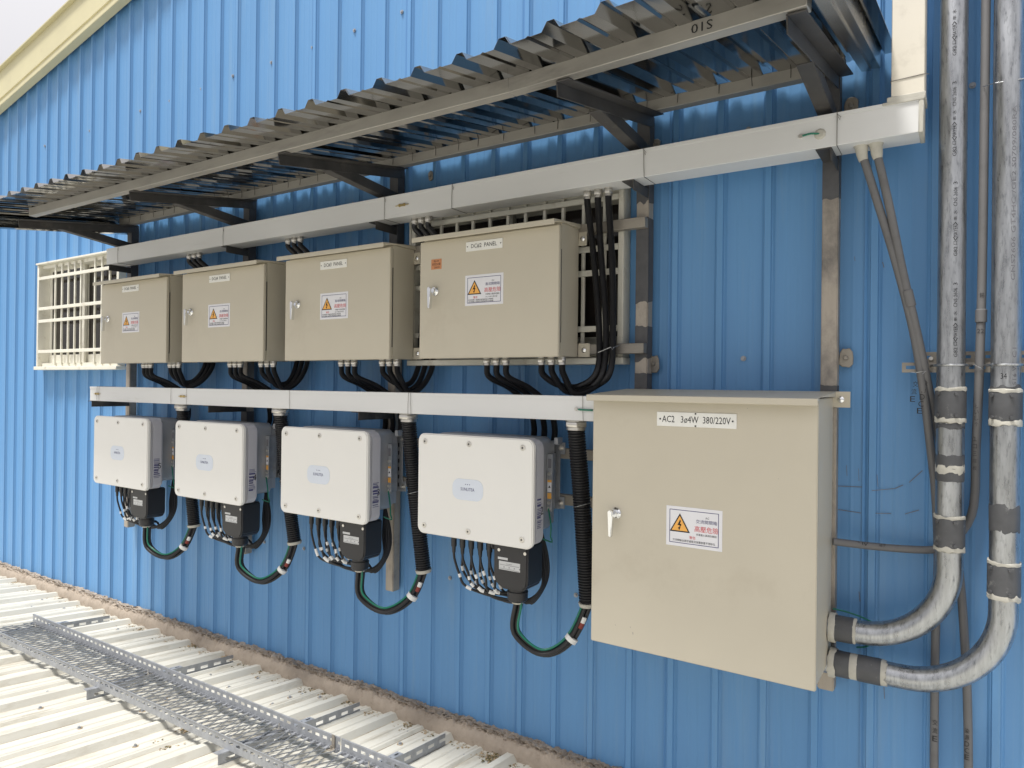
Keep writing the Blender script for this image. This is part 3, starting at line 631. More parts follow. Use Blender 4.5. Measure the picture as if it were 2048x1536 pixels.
for n, s in spec.items():
    x0, x1 = P(*s['l'], YF).x, P(*s['r'], YF).x
    pc = P(s['plate'][0], s['plate'][1], YF); pw = P(s['plate'][3], s['plate'][1], YF).x-P(s['plate'][2], s['plate'][1], YF).x
    wc = P(s['warn'][0], s['warn'][1], YF); ww = P(s['warn'][3], s['warn'][1], YF).x-P(s['warn'][2], s['warn'][1], YF).x
    hc = P(*s['hnd'], YF-.01)
    tabs = [(x1+.028, DZ0+.035, .056, .06), (x0-.022, DZ0+.035, .05, .06), (x1+.016, DZ1-.03, .04, .06)]
    DCB[n] = enclosure('switch_box', LBL[n], 'DC switch boxes in a row under the awning', x0, x1, DZ0, DZ1, YF, YB, (pc.x, pc.z, pw, .043), 'DC#%d  PANEL' % n, (wc.x, wc.z, ww, .139), 0, (hc.x, hc.z, .86), 'DC', tabs)
t, d = DCB[2]; c = P(873, 528.5, YF); b = B(); b.box(c.x-.031, c.x+.031, YF-.0012, YF-.0002, c.z-.024, c.z+.024); b.build('orange_tag', 'tag_orange', d)
b = B(); write(b, '銘-04', c.x, c.z+.015, YF-.0017, w=.03, h=.010); write(b, '泰安DC箱', c.x, c.z, YF-.0017, w=.05, h=.012); write(b, '34.01', c.x+.004, c.z-.015, YF-.0017, w=.03, h=.009); b.build('tag_writing', 'ink_black', d)
AYF, AYB = -.415, -.085
ax0, ax1 = P(1184.5, 1000, AYF).x, P(1635, 1000, AYF).x; az0, az1 = P(1400, 1331, AYF).z, P(1400, 800, AYF).z
pc, wc, hc = P(1391.5, 840, AYF), P(1387.5, 1056, AYF), P(1230, 1027, AYF-.01)
enclosure('switch_box', 'large beige switch box marked AC2 380/220V with two steel pipes entering it', None, ax0, ax1, az0, az1, AYF, AYB,
          (pc.x, pc.z, P(1471, 840, AYF).x-P(1312, 840, AYF).x, .052), 'AC2   3ø4W  380/220V', (wc.x, wc.z, P(1443.5, 1060, AYF).x-P(1331.5, 1060, AYF).x, .143), 0, (hc.x, hc.z, .86), 'AC', [(P(1682, 800, AYB).x, P(1682, 799, AYB).z, .062, .058)], hood_out=.05)
b = B()
for u, v, l_ in ((1260, 1253, .004), (1265, 1264, .009), (1230, 1249, .003), (1556, 957, .002), (1494, 816, .002)):
    p = P(u, v, AYF-.0006); b.quad(p, p+Vector((.0022, 0, -.0006)), p+Vector((.003, 0, -l_)), p+Vector((.0012, 0, -l_)))
o = b.build('paint_chip', 'ink_grey', [q for q in bpy.data.objects if q.get('label', '').startswith('large beige')][0])
# ------------------------------------------------------------------ inverters
IYF = -.42
INV = {}
_x1 = P(1066, 950, IYF).x
SPA, SPB = P(1094, 970, -.23).x-_x1, P(1105, 970, -.23).x-_x1; EBA, EBB, EBC = P(1105.5, 970, -.126).x-_x1, P(1120, 970, -.126).x-_x1, P(1128, 970, -.126).x-_x1
isp = {2: (835.5, 1066, 867, 880, 1066, 1099), 3: (561, 734, 854, 863, 1026, 1048), 4: (349, 484.6, 841, 850, 993, 1010), 5: (186.5, 294, 832, 838, 966, 981)}
ILB = {2: 'white rounded inverter right beside the large AC switch box', 3: 'white rounded inverter second from the large AC switch box', 4: 'white rounded inverter third from the large AC switch box', 5: 'white rounded inverter at the trunking end, farthest from the large AC switch box'}
IVD = {2: 'the inverter beside the AC box', 3: 'the second inverter from the AC box', 4: 'the third inverter from the AC box', 5: 'the inverter farthest from the AC box'}
for n, (l_, r_, tl, tr, bl, br) in isp.items():
    x0, x1 = P(l_, 950, IYF).x, P(r_, 950, IYF).x; z1 = (P(l_, tl, IYF).z+P(r_, tr, IYF).z)/2+.002; z0 = (P(l_, bl, IYF).z+P(r_, br, IYF).z)/2-.001
    INV[n] = (x0, x1, z0, z1); w = x1-x0; xm = (x0+x1)/2
    t = thing('solar_inverter', ILB[n], 'inverter', (xm, -.12, z0), 'row of white solar inverters')
    b = B(); b.prism(rrect(x0, x1, z0, z1, .034, 8), IYF, IYF+.024); fc = b.build('front_cover', 'inverter_white', t, bevel=.005, seg=3)
    ORG[fc] = ORG[t]
    b = B(); b.prism(rrect(x0+.006, x1-.006, z0+.006, z1-.006, .04, 8), IYF+.0242, IYF+.115); b.build('housing', 'inverter_grey', t, bevel=.018, seg=3)
    b = B(); b.prism(rrect(x0+.022, x1-.045, z0+.045, z1-.002, .03, 6), IYF+.112, -.19); b.build('heat_sink', 'heat_sink', t, bevel=.004)
    b = B()
    for k in range(22): xx = x0+.05+(w-.1)*k/21; b.box(xx-.002, xx+.002, -.1895, -.16, z0+.07, z1-.02)
    b.build('cooling_fin', 'heat_sink', t)
    for sx in (.068, .47, .918):
        for zz in (z1-.036, z0+.038):
            b = B(); cx = x0+w*sx; b.tube([(cx, IYF, zz), (cx, IYF-.0022, zz), (cx, IYF-.004, zz)], [.0125, .0125, .0105], 14); b.mi = 1; b.tube([(cx, IYF-.004, zz), (cx, IYF-.0046, zz)], .0048, 6); b.build('screw', ['nickel', 'steel_dark'], fc, smooth=True)
    bx, bz = x0+w*.462, (z0+z1)/2-.008
    b = B(); b.prism(rrect(bx-.083, bx+.083, bz-.046, bz+.046, .036, 6), IYF-.0012, IYF-.0001); bd = b.build('badge', 'badge_blue', fc, bevel=.0005)
    b = B(); write(b, 'SUNLITEA', bx, bz+.002, IYF-.0018, w=.074, h=.014)
    for j in (-1, 0, 1): b.tube([(bx+j*.011, IYF-.0012, bz+.023), (bx+j*.011, IYF-.002, bz+.023)], .0022, 6)
    b.build('badge_logo', 'ink_navy', bd)
    # printed data on the right flank
    b = B(); xf = x1-.0055; ya, yc = IYF+.045, IYF+.092
    zz = (z0+z1)/2-.03; rows = 0
    while zz > z0+.075:
        hh = random.choice((.0025, .0025, .004, .007)); a_ = ya+random.uniform(0, .004); c_ = yc-random.uniform(0, .018)
        b.quad((xf, a_, zz), (xf, c_, zz), (xf, c_, zz+hh), (xf, a_, zz+hh)); zz -= hh+.0045
    b.build('rating_print', 'ink_navy', t)
    b = B(); write(b, str(n), 0, 0, 0, h=.034, fn=lambda u, v: (x1-.0052, IYF+.085+u, (z0+z1)/2-.075+v)); b.build('marker_number', 'ink_black', t)
    # side bracket: sticker strip, slotted wall plate, two ears with bolts
    zt, zb = z1-.075, z0+.13
    yS = -.232; sa_, sb_ = x1+SPA, x1+SPB; sm = (sa_+sb_)/2; sw = sb_-sa_
    b = B(); b.box(sa_, sb_, yS, yS+.003, zb, zt); b.box(sa_, sa_+.002, yS+.003, -.16, zb, zt); sp = b.build('side_plate', 'galvanised_dull', t)
    b = B(); b.box(sm-sw*.28, sm+sw*.28, yS-.0007, yS-.0001, zt-.06, zt-.02); b.build('slot_print', 'ink_grey', sp)
    b = B(); b.box(sm-sw*.36, sm+sw*.36, yS-.0007, yS-.0001, zb+.085, zb+.126); b.build('sticker', 'label_white', sp)
    for q0, q1 in ((.1265, .137), (.055, .08)):
        b = B(); b.box(sm-sw*.36, sm+sw*.36, yS-.0007, yS-.0001, zb+q0, zb+q1); b.build('sticker', 'sign_amber', sp)
    b = B(); b.tube([(sm, yS-.0008, zb+.106), (sm, yS-.0012, zb+.106)], .007, 3); b.build('sticker_symbol', 'ink_black', sp)
    for zz in (zb+.038, zb+.014, zt-.085):
        b = B(); b.tube([(sm, yS, zz), (sm, yS-.007, zz)], .0075, 8); b.build('bolt', 'nickel', t)
    X, X2, X3 = x1+EBA, x1+EBB, x1+EBC
    b = B(); b.box(X, X2, -.1265, -.1235, zb-.005, zt+.045); b.box(X2, X3+.004, -.1275, -.1235, zb-.002, zb+.05); b.box(X2, X3+.004, -.1275, -.1235, zt-.008, zt+.045); b.box(X-.002, X-.0002, -.19, -.1235, zb-.005, zt+.045)
    b.box(x0+.02, X-.003, -.159, -.119, zt+.0, zt+.042); b.box(x0+.02, X-.003, -.159, -.119, zb, zb+.04); mb = b.build('wall_bracket', 'galvanised_dull', t, bevel=.001)
    for j in range(6):
        zz = zb+.02+j*(zt-zb)/6; b = B(); b.box(X+.006, X+.014, -.1272, -.1266, zz, zz+.02); b.build('slot', 'ink_black', mb)
    for zz in (zb+.023, zt+.02):
        xb_ = X2+.006; b = B(); b.tube([(xb_, -.1277, zz), (xb_, -.131, zz)], .0135, 12); hexnut(b, (xb_, -.135, zz), .0095, .008, (0, 1, 0)); b.tube([(xb_, -.139, zz), (xb_, -.147, zz)], .005, 8); b.build('bolt', 'nickel', t)
    b = B(); b.box(x1-.03, x1+SPB+.004, -.196, -.15, z1-.035, z1-.005); b.build('top_lug', 'heat_sink', t, bevel=.002)
    # terminal box for the AC cable
    tx0, tx1, tz = x0+w*.655, x1-.04, z0-.19
    if n == 5: tx0, tx1 = x0+w*.62, x1-.05
    y0, y1 = IYF+.03, IYF+.155
    b = B(); q = [(tx0, z0+.004), (tx0, tz+.05), (tx0+.012, tz+.022), (tx0+.045, tz), (tx1-.03, tz), (tx1-.006, tz+.02), (tx1, tz+.05), (tx1, z0+.004)]; b.prism(q, y0, y1); b.prism([(tx0-.025, z0+.004), (tx0-.02, z0-.03), (tx0-.001, z0-.035), (tx0-.001, z0+.004)], y0+.004, y1); tb_ = b.build('terminal_box', 'black_plastic', t, bevel=.007, seg=3)
    tm = (tx0+tx1)/2; b = B(); b.box(tm-.062, tm-.012, y0-.0008, y0-.0001, z0-.066, z0-.056); b.box(tm-.056, tm+.050, y0-.0008, y0-.0001, z0-.108, z0-.072); lb = b.build('terminal_label', 'label_grey', tb_)
    b = B()
    for zz, a_, c_ in ((z0-.082, -.02, .01), (z0-.088, -.052, .046), (z0-.104, -.052, .02), (z0-.106, .02, .046)): b.quad((tm+a_, y0-.0012, zz), (tm+c_, y0-.0012, zz), (tm+c_, y0-.0012, zz+.0016), (tm+a_, y0-.0012, zz+.0016))
    for k in range(4): b.tube([(tm-.03+k*.026, y0-.0008, z0-.096), (tm-.03+k*.026, y0-.0013, z0-.096)], .0028, 6)
    b.build('label_print', 'ink_grey', lb)
    for xx in (tx0+.03, tx1-.012):
        b = B(); b.tube([(xx, y0, z0-.026), (xx, y0-.003, z0-.026)], .007, 10); b.build('screw', 'nickel', tb_)
    gx, gy = tm+.006, (y0+y1)/2-.01
    b = B(); b.tube([(gx, gy, tz+.01), (gx, gy, tz-.012), (gx, gy, tz-.013), (gx, gy, tz-.048), (gx, gy, tz-.056)], [.040, .040, .046, .044, .036], 18); b.build('cable_gland', 'black_plastic', t, smooth=True)
    b = B(); b.tube([(gx, gy, tz-.055), (gx, gy, tz-.066)], [.03, .024], 14); b.build('gland_sealant', 'putty', t, smooth=True)
    # DC plug row
    b = B(); b.box(x0+w*.24, tx0-.03, IYF+.05, IYF+.13, z0-.006, z0+.02); b.build('plug_rail', 'black_plastic', t)
    plugs = []
    for k in range(10):
        px_ = x0+w*(.252+.040*k); py_ = IYF+.075+(.03 if k % 2 else 0); plugs.append((px_, py_)); b = B(); b.tube([(px_, py_, z0+.0), (px_, py_, z0-.055), (px_, py_, z0-.06), (px_, py_, z0-.085)], [.0125, .0125, .009, .0075], 10); b.build('cable_plug', 'black_plastic', t, smooth=True)
    # DC leads: from each plug down, gathered, up behind the terminal box
    far = {2: 'beside the large AC switch box', 3: 'under the box marked DC#3', 4: 'under the box marked DC#4', 5: 'under the box marked DC#5'}[n]
    for k, (px_, py_) in enumerate(plugs):
        dz = random.uniform(-.012, .012); mx_ = px_+.02+.012*(7-k)*.4; jn = k//2
        pts = [(px_, py_, z0-.07), (px_+.003, py_, z0-.11), (px_+.016+(.012 if k % 2 == 0 else -.014), py_+.005, z0-.175+dz), (px_+.062-.004*k, py_+.015, z0-.232+dz*.5), ((px_+gx)/2+.035, IYF+.125+.010*jn, z0-.266-.007*(k % 4)+.008*jn), (gx+.01, IYF+.15+.008*jn, z0-.258-.006*jn), (x1-.055, IYF+.18+.008*jn, z0-.19), (x1-.085+.006*jn, -.215+.008*jn, z0-.09), (x1-.11, -.178, z0+.06)]
        lead = thing('dc_lead', 'thin black DC lead looping under '+IVD[n], 'cable', (px_, py_, z0-.3), 'DC leads under '+IVD[n])
        sp_ = spline(pts, .016); b = B(); b.tube(sp_, .0056, 8); b.build('sheath', 'black_rubber', lead, smooth=True)
        for frac in (random.uniform(.10, .15), .205+random.uniform(-.025, .012)):
            i0 = int(len(sp_)*frac); b = B(); b.tube(sp_[i0:i0+2] if frac < .2 else sp_[i0:i0+3],   .0070 if frac < .2 else .0082, 8); b.build('marker_sleeve', 'white_tape', lead, smooth=True)
    INV[n] = (x0, x1, z0, z1, gx, gy, tz-.06)
    b = B(); e0 = (sm, yS-.007, zb+.014); b.tube(spline([e0, (sm+.012, yS-.004, zb-.06), (sm+.004, -.225, z0+.02), (x1-.02, -.22, z0-.004), (x1-.05, -.25, z0+.012)], .015), .0032, 7); b.build('earth_lead', 'green_wire', t, smooth=True)

# ------------------------------------------------------------------ wide corrugated conduits and the AC cable loops
cps = {2: ((1152, 862), (1164, 1010), (1176, 1206)), 3: ((817, 842), (830, 985), (847, 1140)), 4: ((561, 833), (573, 960), (589, 1084)), 5: ((365, 822), (377, 930), (388, 1050))}
lps = {2: ((1031, 1265), (1085, 1308), (1140, 1281)), 3: ((722, 1192), (770, 1224), (822, 1196)), 4: ((480, 1135), (522, 1164), (567, 1137)), 5: ((296, 1093), (331, 1115), (366, 1096))}
where = {2: 'next to the large AC switch box', 3: 'right of the inverter under box DC#3', 4: 'right of the inverter under box DC#4', 5: 'right of the inverter under box DC#5'}
for n, c in cps.items():
    ys = (-.29, -.25, -.225); q = [P(*c[i], ys[i]) for i in range(3)]; q[0].z = LZ0-.034
    t = thing('corrugated_conduit', 'wide black corrugated conduit hanging beside '+IVD[n], 'conduit', q[2], 'wide corrugated conduits under the trunking')
    b = B(); corrugated(b, q, .0375, .0115, .0055, 20); b.build('hose', 'black_rubber', t, smooth=True)
    b = B(); gland(b, q[0].x, q[0].y, LZ0-.0005, -1, .041, .036); b.build('nut', 'nickel', t, bevel=.0015)
    d = (q[2]-q[1]).normalized(); b = B(); b.tube([q[2]-d*.004, q[2]+d*.012], [.041, .037], 18); b.build('end_collar', 'putty', t, smooth=True)
    b = B(); m = q[1]; b.tube([m+Vector((.04*math.cos(a_), -.04*math.sin(a_), .012*math.cos(a_))) for a_ in [k*math.pi/7-.2 for k in range(9)]], .0014, 5); b.build('tie_wire', 'galvanised', t)
    x0, x1, z0, z1, gx, gy, gz = INV[n]
    g_ = Vector((gx, gy, gz)); l = [P(*p, y) for p, y in zip(lps[n], (gy, -.31, -.26))]
    t = thing('ac_cable_loop', 'sagging loop of black and green cables under '+IVD[n], 'cable', l[1], 'AC cable loops under the inverters')
    base = [g_+Vector((0, 0, .012)), g_+Vector((0, 0, -.012)), l[0], l[1], l[2], q[2]+d*(-.0), q[2]-d*.06]
    sp0 = spline(base, .02)
    for k, (ou, ow, r_, m) in enumerate(((.010, .006, .0095, 'black_rubber'), (-.010, .005, .0095, 'black_rubber'), (.001, -.012, .0095, 'black_rubber'), (-.006, .019, .0095, 'black_rubber'), (-.019, -.012, .0052, 'green_wire'))):
        pts = []
        for i, p in enumerate(sp0):
            tg = (sp0[min(i+1, len(sp0)-1)]-sp0[max(i-1, 0)]).normalized(); nrm = tg.cross(Vector((0, 1, 0))).normalized(); tw = .35*math.sin(i*.11+k)
            pts.append(p-nrm*(ou*math.cos(tw)-ow*math.sin(tw))+Vector((0, 1, 0))*(ow*math.cos(tw)+ou*math.sin(tw)))
        b = B(); b.tube(pts, r_, 9); b.build('cable', m, t, smooth=True)
    i0 = int(len(sp0)*.66); b = B(); b.tube(sp0[i0:i0+2], .028, 12); b.build('cable_tie', 'white_tape', t, smooth=True)
    i1 = int(len(sp0)*.735); b = B(); b.tube([p+Vector((.010, -.006, 0)) for p in sp0[i1:i1+2]], .0112, 9); b.build('phase_tape', 'red_tape', t, smooth=True)
    b = B(); b.tube([p+Vector((.010, -.006, 0)) for p in sp0[i1+1:i1+3]], .0112, 9); b.build('cable_marker', 'white_tape', t, smooth=True)

# ------------------------------------------------------------------ thin flexible conduits of the switch boxes
gl = {2: ((974, 993, 1012), 718, (1083, 1103, 1124), 718), 3: ((683, 696, 709), 722, (765, 779, 794), 722), 4: ((461, 471, 481), 727, (523, 535, 547), 727), 5: ((288, 295, 302), 729, (341, 349, 358), 729)}
upg = {2: (1175, 1196, 1217), 3: (830, 843, 857), 4: (577, 589, 601), 5: (379, 389, 399)}
CRAD = .0148
GLN = (', gland nearest its handle', ', middle gland', ', gland nearest its hinge')
for n in (2, 3, 4, 5):
    xs0, xs1 = P(*spec[n]['l'], YF).x, P(*spec[n]['r'], YF).x
    for k in range(3):                                   # down to the inverter
        yg = -.215; g0 = P(gl[n][0][k], gl[n][1], yg); gx = g0.x; x0, x1, z0, z1 = INV[n][:4]
        ex = x1-.20+.055*k; pts = [(gx, yg, DZ0-.03), (gx+.006, yg+.012, DZ0-.085), (gx+(ex-gx)*.45, -.14, LZ1+.03), (ex-.03, -.095, LZ0+.05), (ex, -.085, z1+.03), (ex+.005, -.11, z1-.06)]
        t = thing('flexible_conduit', 'black conduit dropping to the inverter from '+BXD[n]+GLN[k], 'conduit', (gx, yg, z1-.06), 'flexible conduits from '+BXD[n]+' to its inverter')
        b = B(); corrugated(b, pts, CRAD, .0052, .002, 12); b.build('hose', 'black_rubber', t, smooth=True)
        b = B(); gland(b, gx, yg, DZ0+.0035, -1); b.build('nut', 'nickel', t, bevel=.001)
    for k in range(3):                                   # loop up to the trunking under the awning
        yg = -.215; g0 = P(gl[n][2][k], gl[n][3], yg); gx = g0.x; yt = -.172; u = P(upg[n][k], 500-n*24 if n > 2 else 400, yt)
        ux = P(upg[n][k], {2: 386, 3: 440, 4: 482, 5: 510}[n], yt).x
        if n == 2: mid = [P((1195, 1207, 1221)[k], 740, -.15), P((1198, 1212, 1226)[k], 650, -.145), P((1188, 1203, 1224)[k], 520, -.15)]
        else:
            bx = {3: (838, 851, 866), 4: (592, 602, 613), 5: (409, 417, 425)}[n][k]; y_ = -.062
            bp_ = P(bx, {3: 728, 4: 731, 5: 733}[n], -.07); mid = [bp_, Vector((bp_.x+.004, y_, DZ0+.12)), Vector(((bp_.x+ux)/2, y_, DZ1-.12)), Vector((ux, -.10, DZ1+.05))]
        bot = P(*{2: ((1118, 770), (1135, 783), (1152, 787))[k], 3: ((796, 768), (806, 780), (820, 785))[k], 4: ((548, 765), (556, 773), (567, 777))[k], 5: ((360, 762), (367, 769), (376, 773))[k]}[n], -.17)
        b2 = P(*{2: ((1160, 772), (1180, 775), (1195, 770))[k], 3: ((822, 765), (834, 770), (848, 768))[k], 4: ((575, 765), (583, 768), (594, 765))[k], 5: ((386, 762), (396, 764), (404, 762))[k]}[n], -.115)
        pts = [(gx, yg, DZ0-.03), (gx+.004, yg+.01, DZ0-.075), bot, b2]+mid+[(ux, yt, UZ0-.05), (ux, yt, UZ0-.03)]
        t = thing('flexible_conduit', 'black conduit looping up to the trunking from '+BXD[n]+GLN[k], 'conduit', (gx, yg, DZ0-.2), 'looped flexible conduits of '+BXD[n])
        b = B(); corrugated(b, pts, CRAD, .0052, .002, 12); b.build('hose', 'black_rubber', t, smooth=True)
        b = B(); gland(b, gx, yg, DZ0+.0035, -1); b.build('nut', 'nickel', t, bevel=.001)
        b = B(); gland(b, ux, yt, UZ0-.0005, -1); b.build('nut', 'nickel', t, bevel=.001)
p0, p1, p2 = P(1196, 705, -.18), P(1222, 694, -.18), P(1240, 690, -.15)
b = B(); b.tube([p0, p1, p1+Vector((.008, -.004, -.012)), p1+Vector((.012, 0, -.002)), p2], .0016, 5); tag(b.build('tie_wire', 'galvanised'), 'bright twisted wire tying the three flexible conduits beside box DC#2', 'wire')
# ------------------------------------------------------------------ galvanised pipes on the right
PYC, PR = -.14, .0405
def pipe(cl_u, top_v, elbow_px, hor_px, name, label, couplings, patches, writing):
    """Vertical run at pixel column cl_u, elbow, horizontal run to the AC box side."""
    xv = P(cl_u, 700, PYC).x; zh = P(*hor_px, PYC).z; rad = elbow_px; xe = ax1
    t = thing(name, label, 'pipe', (xv, PYC, zh-PR), 'thick galvanised conduit pipes')
    arc = [Vector((xv-rad+rad*math.cos(a_), PYC, zh+rad-rad*math.sin(a_))) for a_ in [k*math.pi/2/22 for k in range(23)]]
    run = [Vector((xv, PYC, 4.9)), Vector((xv, PYC, 3.5)), Vector((xv, PYC, 2.2))]+arc
    if xv-rad > xe: run.append(Vector((xe-.02, PYC, zh)))
    b = B(); b.tube(run, PR, 28); b.build('tube', 'galvanised', t, smooth=True)
    return t, xv, zh, rad
def ring_v(t, name, mat, x, z0, z1, r, rag=0., n=32):
    b = B(); ks = [0, .08, .5, .92, 1]; vs = []
    for k in ks:
        for j in range(n):
            a_ = j*2*math.pi/n; zz = z0+(z1-z0)*k
            if rag: zz += rag*NZ.noise(Vector((x*50+math.cos(a_)*2.2, math.sin(a_)*2.2, z0*20+k*1.5)))*(1 if k in (0, 1) else .5)
            rr = r*(.985 if k in (0, 1) else 1)+(rag*.18*NZ.noise(Vector((math.cos(a_)*3, math.sin(a_)*3, k*4+z0*9))) if rag else 0)
            vs.append((x+rr*math.cos(a_), PYC+rr*math.sin(a_), zz))
    fs = [(i*n+j, i*n+(j+1) % n, (i+1)*n+(j+1) % n, (i+1)*n+j) for i in range(len(ks)-1) for j in range(n)]+[tuple(range(n))[::-1], tuple(len(ks)*n-n+j for j in range(n))]
    b.add(vs, fs); return b.build(name, mat, t, smooth=True)
def ring_h(t, name, mat, z, x0, x1, r, rag=0., n=32):
    b = B(); ks = [0, .08, .5, .92, 1]; vs = []
    for k in ks:
        for j in range(n):
            a_ = j*2*math.pi/n; xx = x0+(x1-x0)*k
            if rag: xx += rag*NZ.noise(Vector((x0*50+math.cos(a_)*2.2, math.sin(a_)*2.2, z*20+k*1.5)))
            rr = r*(.985 if k in (0, 1) else 1)+(rag*.18*NZ.noise(Vector((math.cos(a_)*3, math.sin(a_)*3, k*4+z*9))) if rag else 0)
            vs.append((xx, PYC+rr*math.cos(a_), z+rr*math.sin(a_)))
    fs = [(i*n+j, i*n+(j+1) % n, (i+1)*n+(j+1) % n, (i+1)*n+j) for i in range(len(ks)-1) for j in range(n)]+[tuple(range(n))[::-1], tuple(len(ks)*n-n+j for j in range(n))]
    b.add(vs, fs); return b.build(name, mat, t, smooth=True)
def screws(t, pts):
    for p in pts:
        b = B(); d = Vector((p[0], p[1], p[2])); n_ = Vector(p[3]).normalized(); hexnut(b, d+n_*.003, .0058, .007, n_); b.build('set_screw', 'coupling_grey', t)
def zz_(u, v): return P(u, v, PYC-PR).z
def pipe_text(t, s_, u, v0, v1, hgt, mat='ink_black', turn=1):
    """Lettering running up a vertical pipe, wrapped on its front."""
    p = P(u, (v0+v1)/2, PYC-PR); z0, z1 = zz_(u, v1), zz_(u, v0); xv = t['axis_x']; off = p.x-xv
    def fn(a_, c_):
        an = (off-c_)/PR; return (xv+(PR+.0006)*math.sin(an), PYC-(PR+.0006)*math.cos(an), (z0+z1)/2+a_)
    b = B(); write(b, s_, 0, 0, 0, w=z1-z0, h=hgt, fn=fn); return b.build('pipe_lettering', mat, t)
# pipe next to the trunking
t, xv, zh, rad = pipe(1902, 0, .262, (1712, 1263), 'galvanised_pipe', 'thick galvanised pipe bending into the upper hole of the large AC box', 0, 0, 0); t['axis_x'] = xv
for a_, c_ in ((780, 838), (1038, 1098)): ring_v(t, 'coupling', 'coupling_grey', xv, zz_(1900, c_), zz_(1900, a_), PR+.0045); \
    ring_v(t, 'putty_ring', 'putty', xv, zz_(1900, a_)-.003, zz_(1900, a_)+.007, PR+.0048, .008); ring_v(t, 'putty_ring', 'putty', xv, zz_(1900, c_)-.012, zz_(1900, c_)+.003, PR+.0048, .012); \
    screws(t, [(xv+(PR+.0045)*math.sin(q), PYC-(PR+.0045)*math.cos(q), zz) for q in (-.8, .35) for zz in (zz_(1900, a_)-.012, zz_(1900, c_)+.012)] and [(xv+(PR+.0045)*math.sin(q), PYC-(PR+.0045)*math.cos(q), zz, (math.sin(q), -math.cos(q), 0)) for q in (-.8, .35) for zz in (zz_(1900, a_)-.012, zz_(1900, c_)+.012)])
ring_v(t, 'paint_band', 'coupling_grey', xv, zz_(1900, 858), zz_(1900, 845), PR+.0008, .012); ring_v(t, 'paint_band', 'coupling_grey', xv, zz_(1898, 964), zz_(1898, 910), PR+.0008, .006)
ring_v(t, 'putty_ring', 'putty', xv, zz_(1898, 948), zz_(1898, 930), PR+.0012, .010)
xh = ax1; ring_h(t, 'putty_ring', 'putty', zh, xh+.001, xh+.022, PR+.011, .008); ring_h(t, 'coupling', 'coupling_grey', zh, xh+.015, xh+.078, PR+.0045); ring_h(t, 'putty_ring', 'putty', zh, xh+.074, xh+.086, PR+.0035, .01)
for e_ in (112, 313, 513, 715):
    for s_, q0, q1, hh in (('G82', 695, 714, .0105), ('口', 684, 691, .010), ('<', 676, 683, .014), ('MAYER', 652, 676, .0105), ('>', 646, 652, .014), ('串', 635, 642, .009), ('水', 622, 630, .011), ('CNS 2606', 576, 614, .0105), ('3', 565, 570, .0115)):
        if q0-715+e_ > -10: pipe_text(t, s_, 1909 if e_ < 330 else 1911, q0-715+e_, q1-715+e_, hh)
# outer pipe
t2, xv2, zh2, rad2 = pipe(2012, 0, .275, (1740, 1340), 'galvanised_pipe', 'thick galvanised pipe sweeping down to the lower hole of the large AC box', 0, 0, 0); t2['axis_x'] = xv2
for a_, c_ in ((783, 843), (1132, 1197)):
    ring_v(t2, 'coupling', 'coupling_grey', xv2, zz_(2010, c_), zz_(2010, a_), PR+.0045); ring_v(t2, 'putty_ring', 'putty', xv2, zz_(2010, a_)-.003, zz_(2010, a_)+.007, PR+.0048, .008); ring_v(t2, 'putty_ring', 'putty', xv2, zz_(2010, c_)-.012, zz_(2010, c_)+.003, PR+.0048, .012)
    screws(t2, [(xv2+(PR+.0045)*math.sin(q), PYC-(PR+.0045)*math.cos(q), zz, (math.sin(q), -math.cos(q), 0)) for q in (-.85, .3) for zz in (zz_(2010, a_)-.012, zz_(2010, c_)+.012)])
ring_v(t2, 'paint_band', 'coupling_grey', xv2, zz_(2008, 1066), zz_(2008, 1012), PR+.0008, .010); ring_v(t2, 'paint_band', 'coupling_grey', xv2, zz_(2008, 782), zz_(2008, 772), PR+.0008, .012)
ring_h(t2, 'putty_ring', 'putty', zh2, xh+.001, xh+.022, PR+.011, .008); ring_h(t2, 'coupling', 'coupling_grey', zh2, xh+.015, xh+.068, PR+.0045); ring_h(t2, 'putty_ring', 'putty', zh2, xh+.066, xh+.094, PR+.0035, .008); ring_h(t2, 'coupling', 'coupling_grey', zh2, xh+.092, xh+.165, PR+.0045); ring_h(t2, 'putty_ring', 'putty', zh2, xh+.162, xh+.182, PR+.0025, .014)
pipe_text(t2, 'CNS2606 GT4HC /GE2 S0709/080RA', 2028, 210, 560, .012, 'ink_grey'); pipe_text(t2, 'C1', 2030, 695, 715, .012, 'ink_grey'); pipe_text(t2, '516 W', 2030, 725, 770, .012, 'ink_grey')
b = B(); write(b, '34', xv2-.007, P(2000, 752, PYC-PR).z, PYC-PR-.001, w=.016, h=.018); b.build('marker_writing', 'ink_black', t2)
# green earth lead at the pipe mouth
b = B(); p = [Vector((xh+.004, -.10, zh+.055)), Vector((xh+.05, -.095, zh+.05)), Vector((xh+.11, -.09, zh+.035)), Vector((xh+.16, -.085, zh+.005)), Vector((xh+.12, -.08, zh-.06)), Vector((xh+.08, -.08, zh-.075))]
b.tube(spline(p, .012), .0028, 7); tag(b.build('earth_lead', 'green_wire', smooth=True), 'thin green earth lead over the pipe mouth at the large AC box', 'wire')

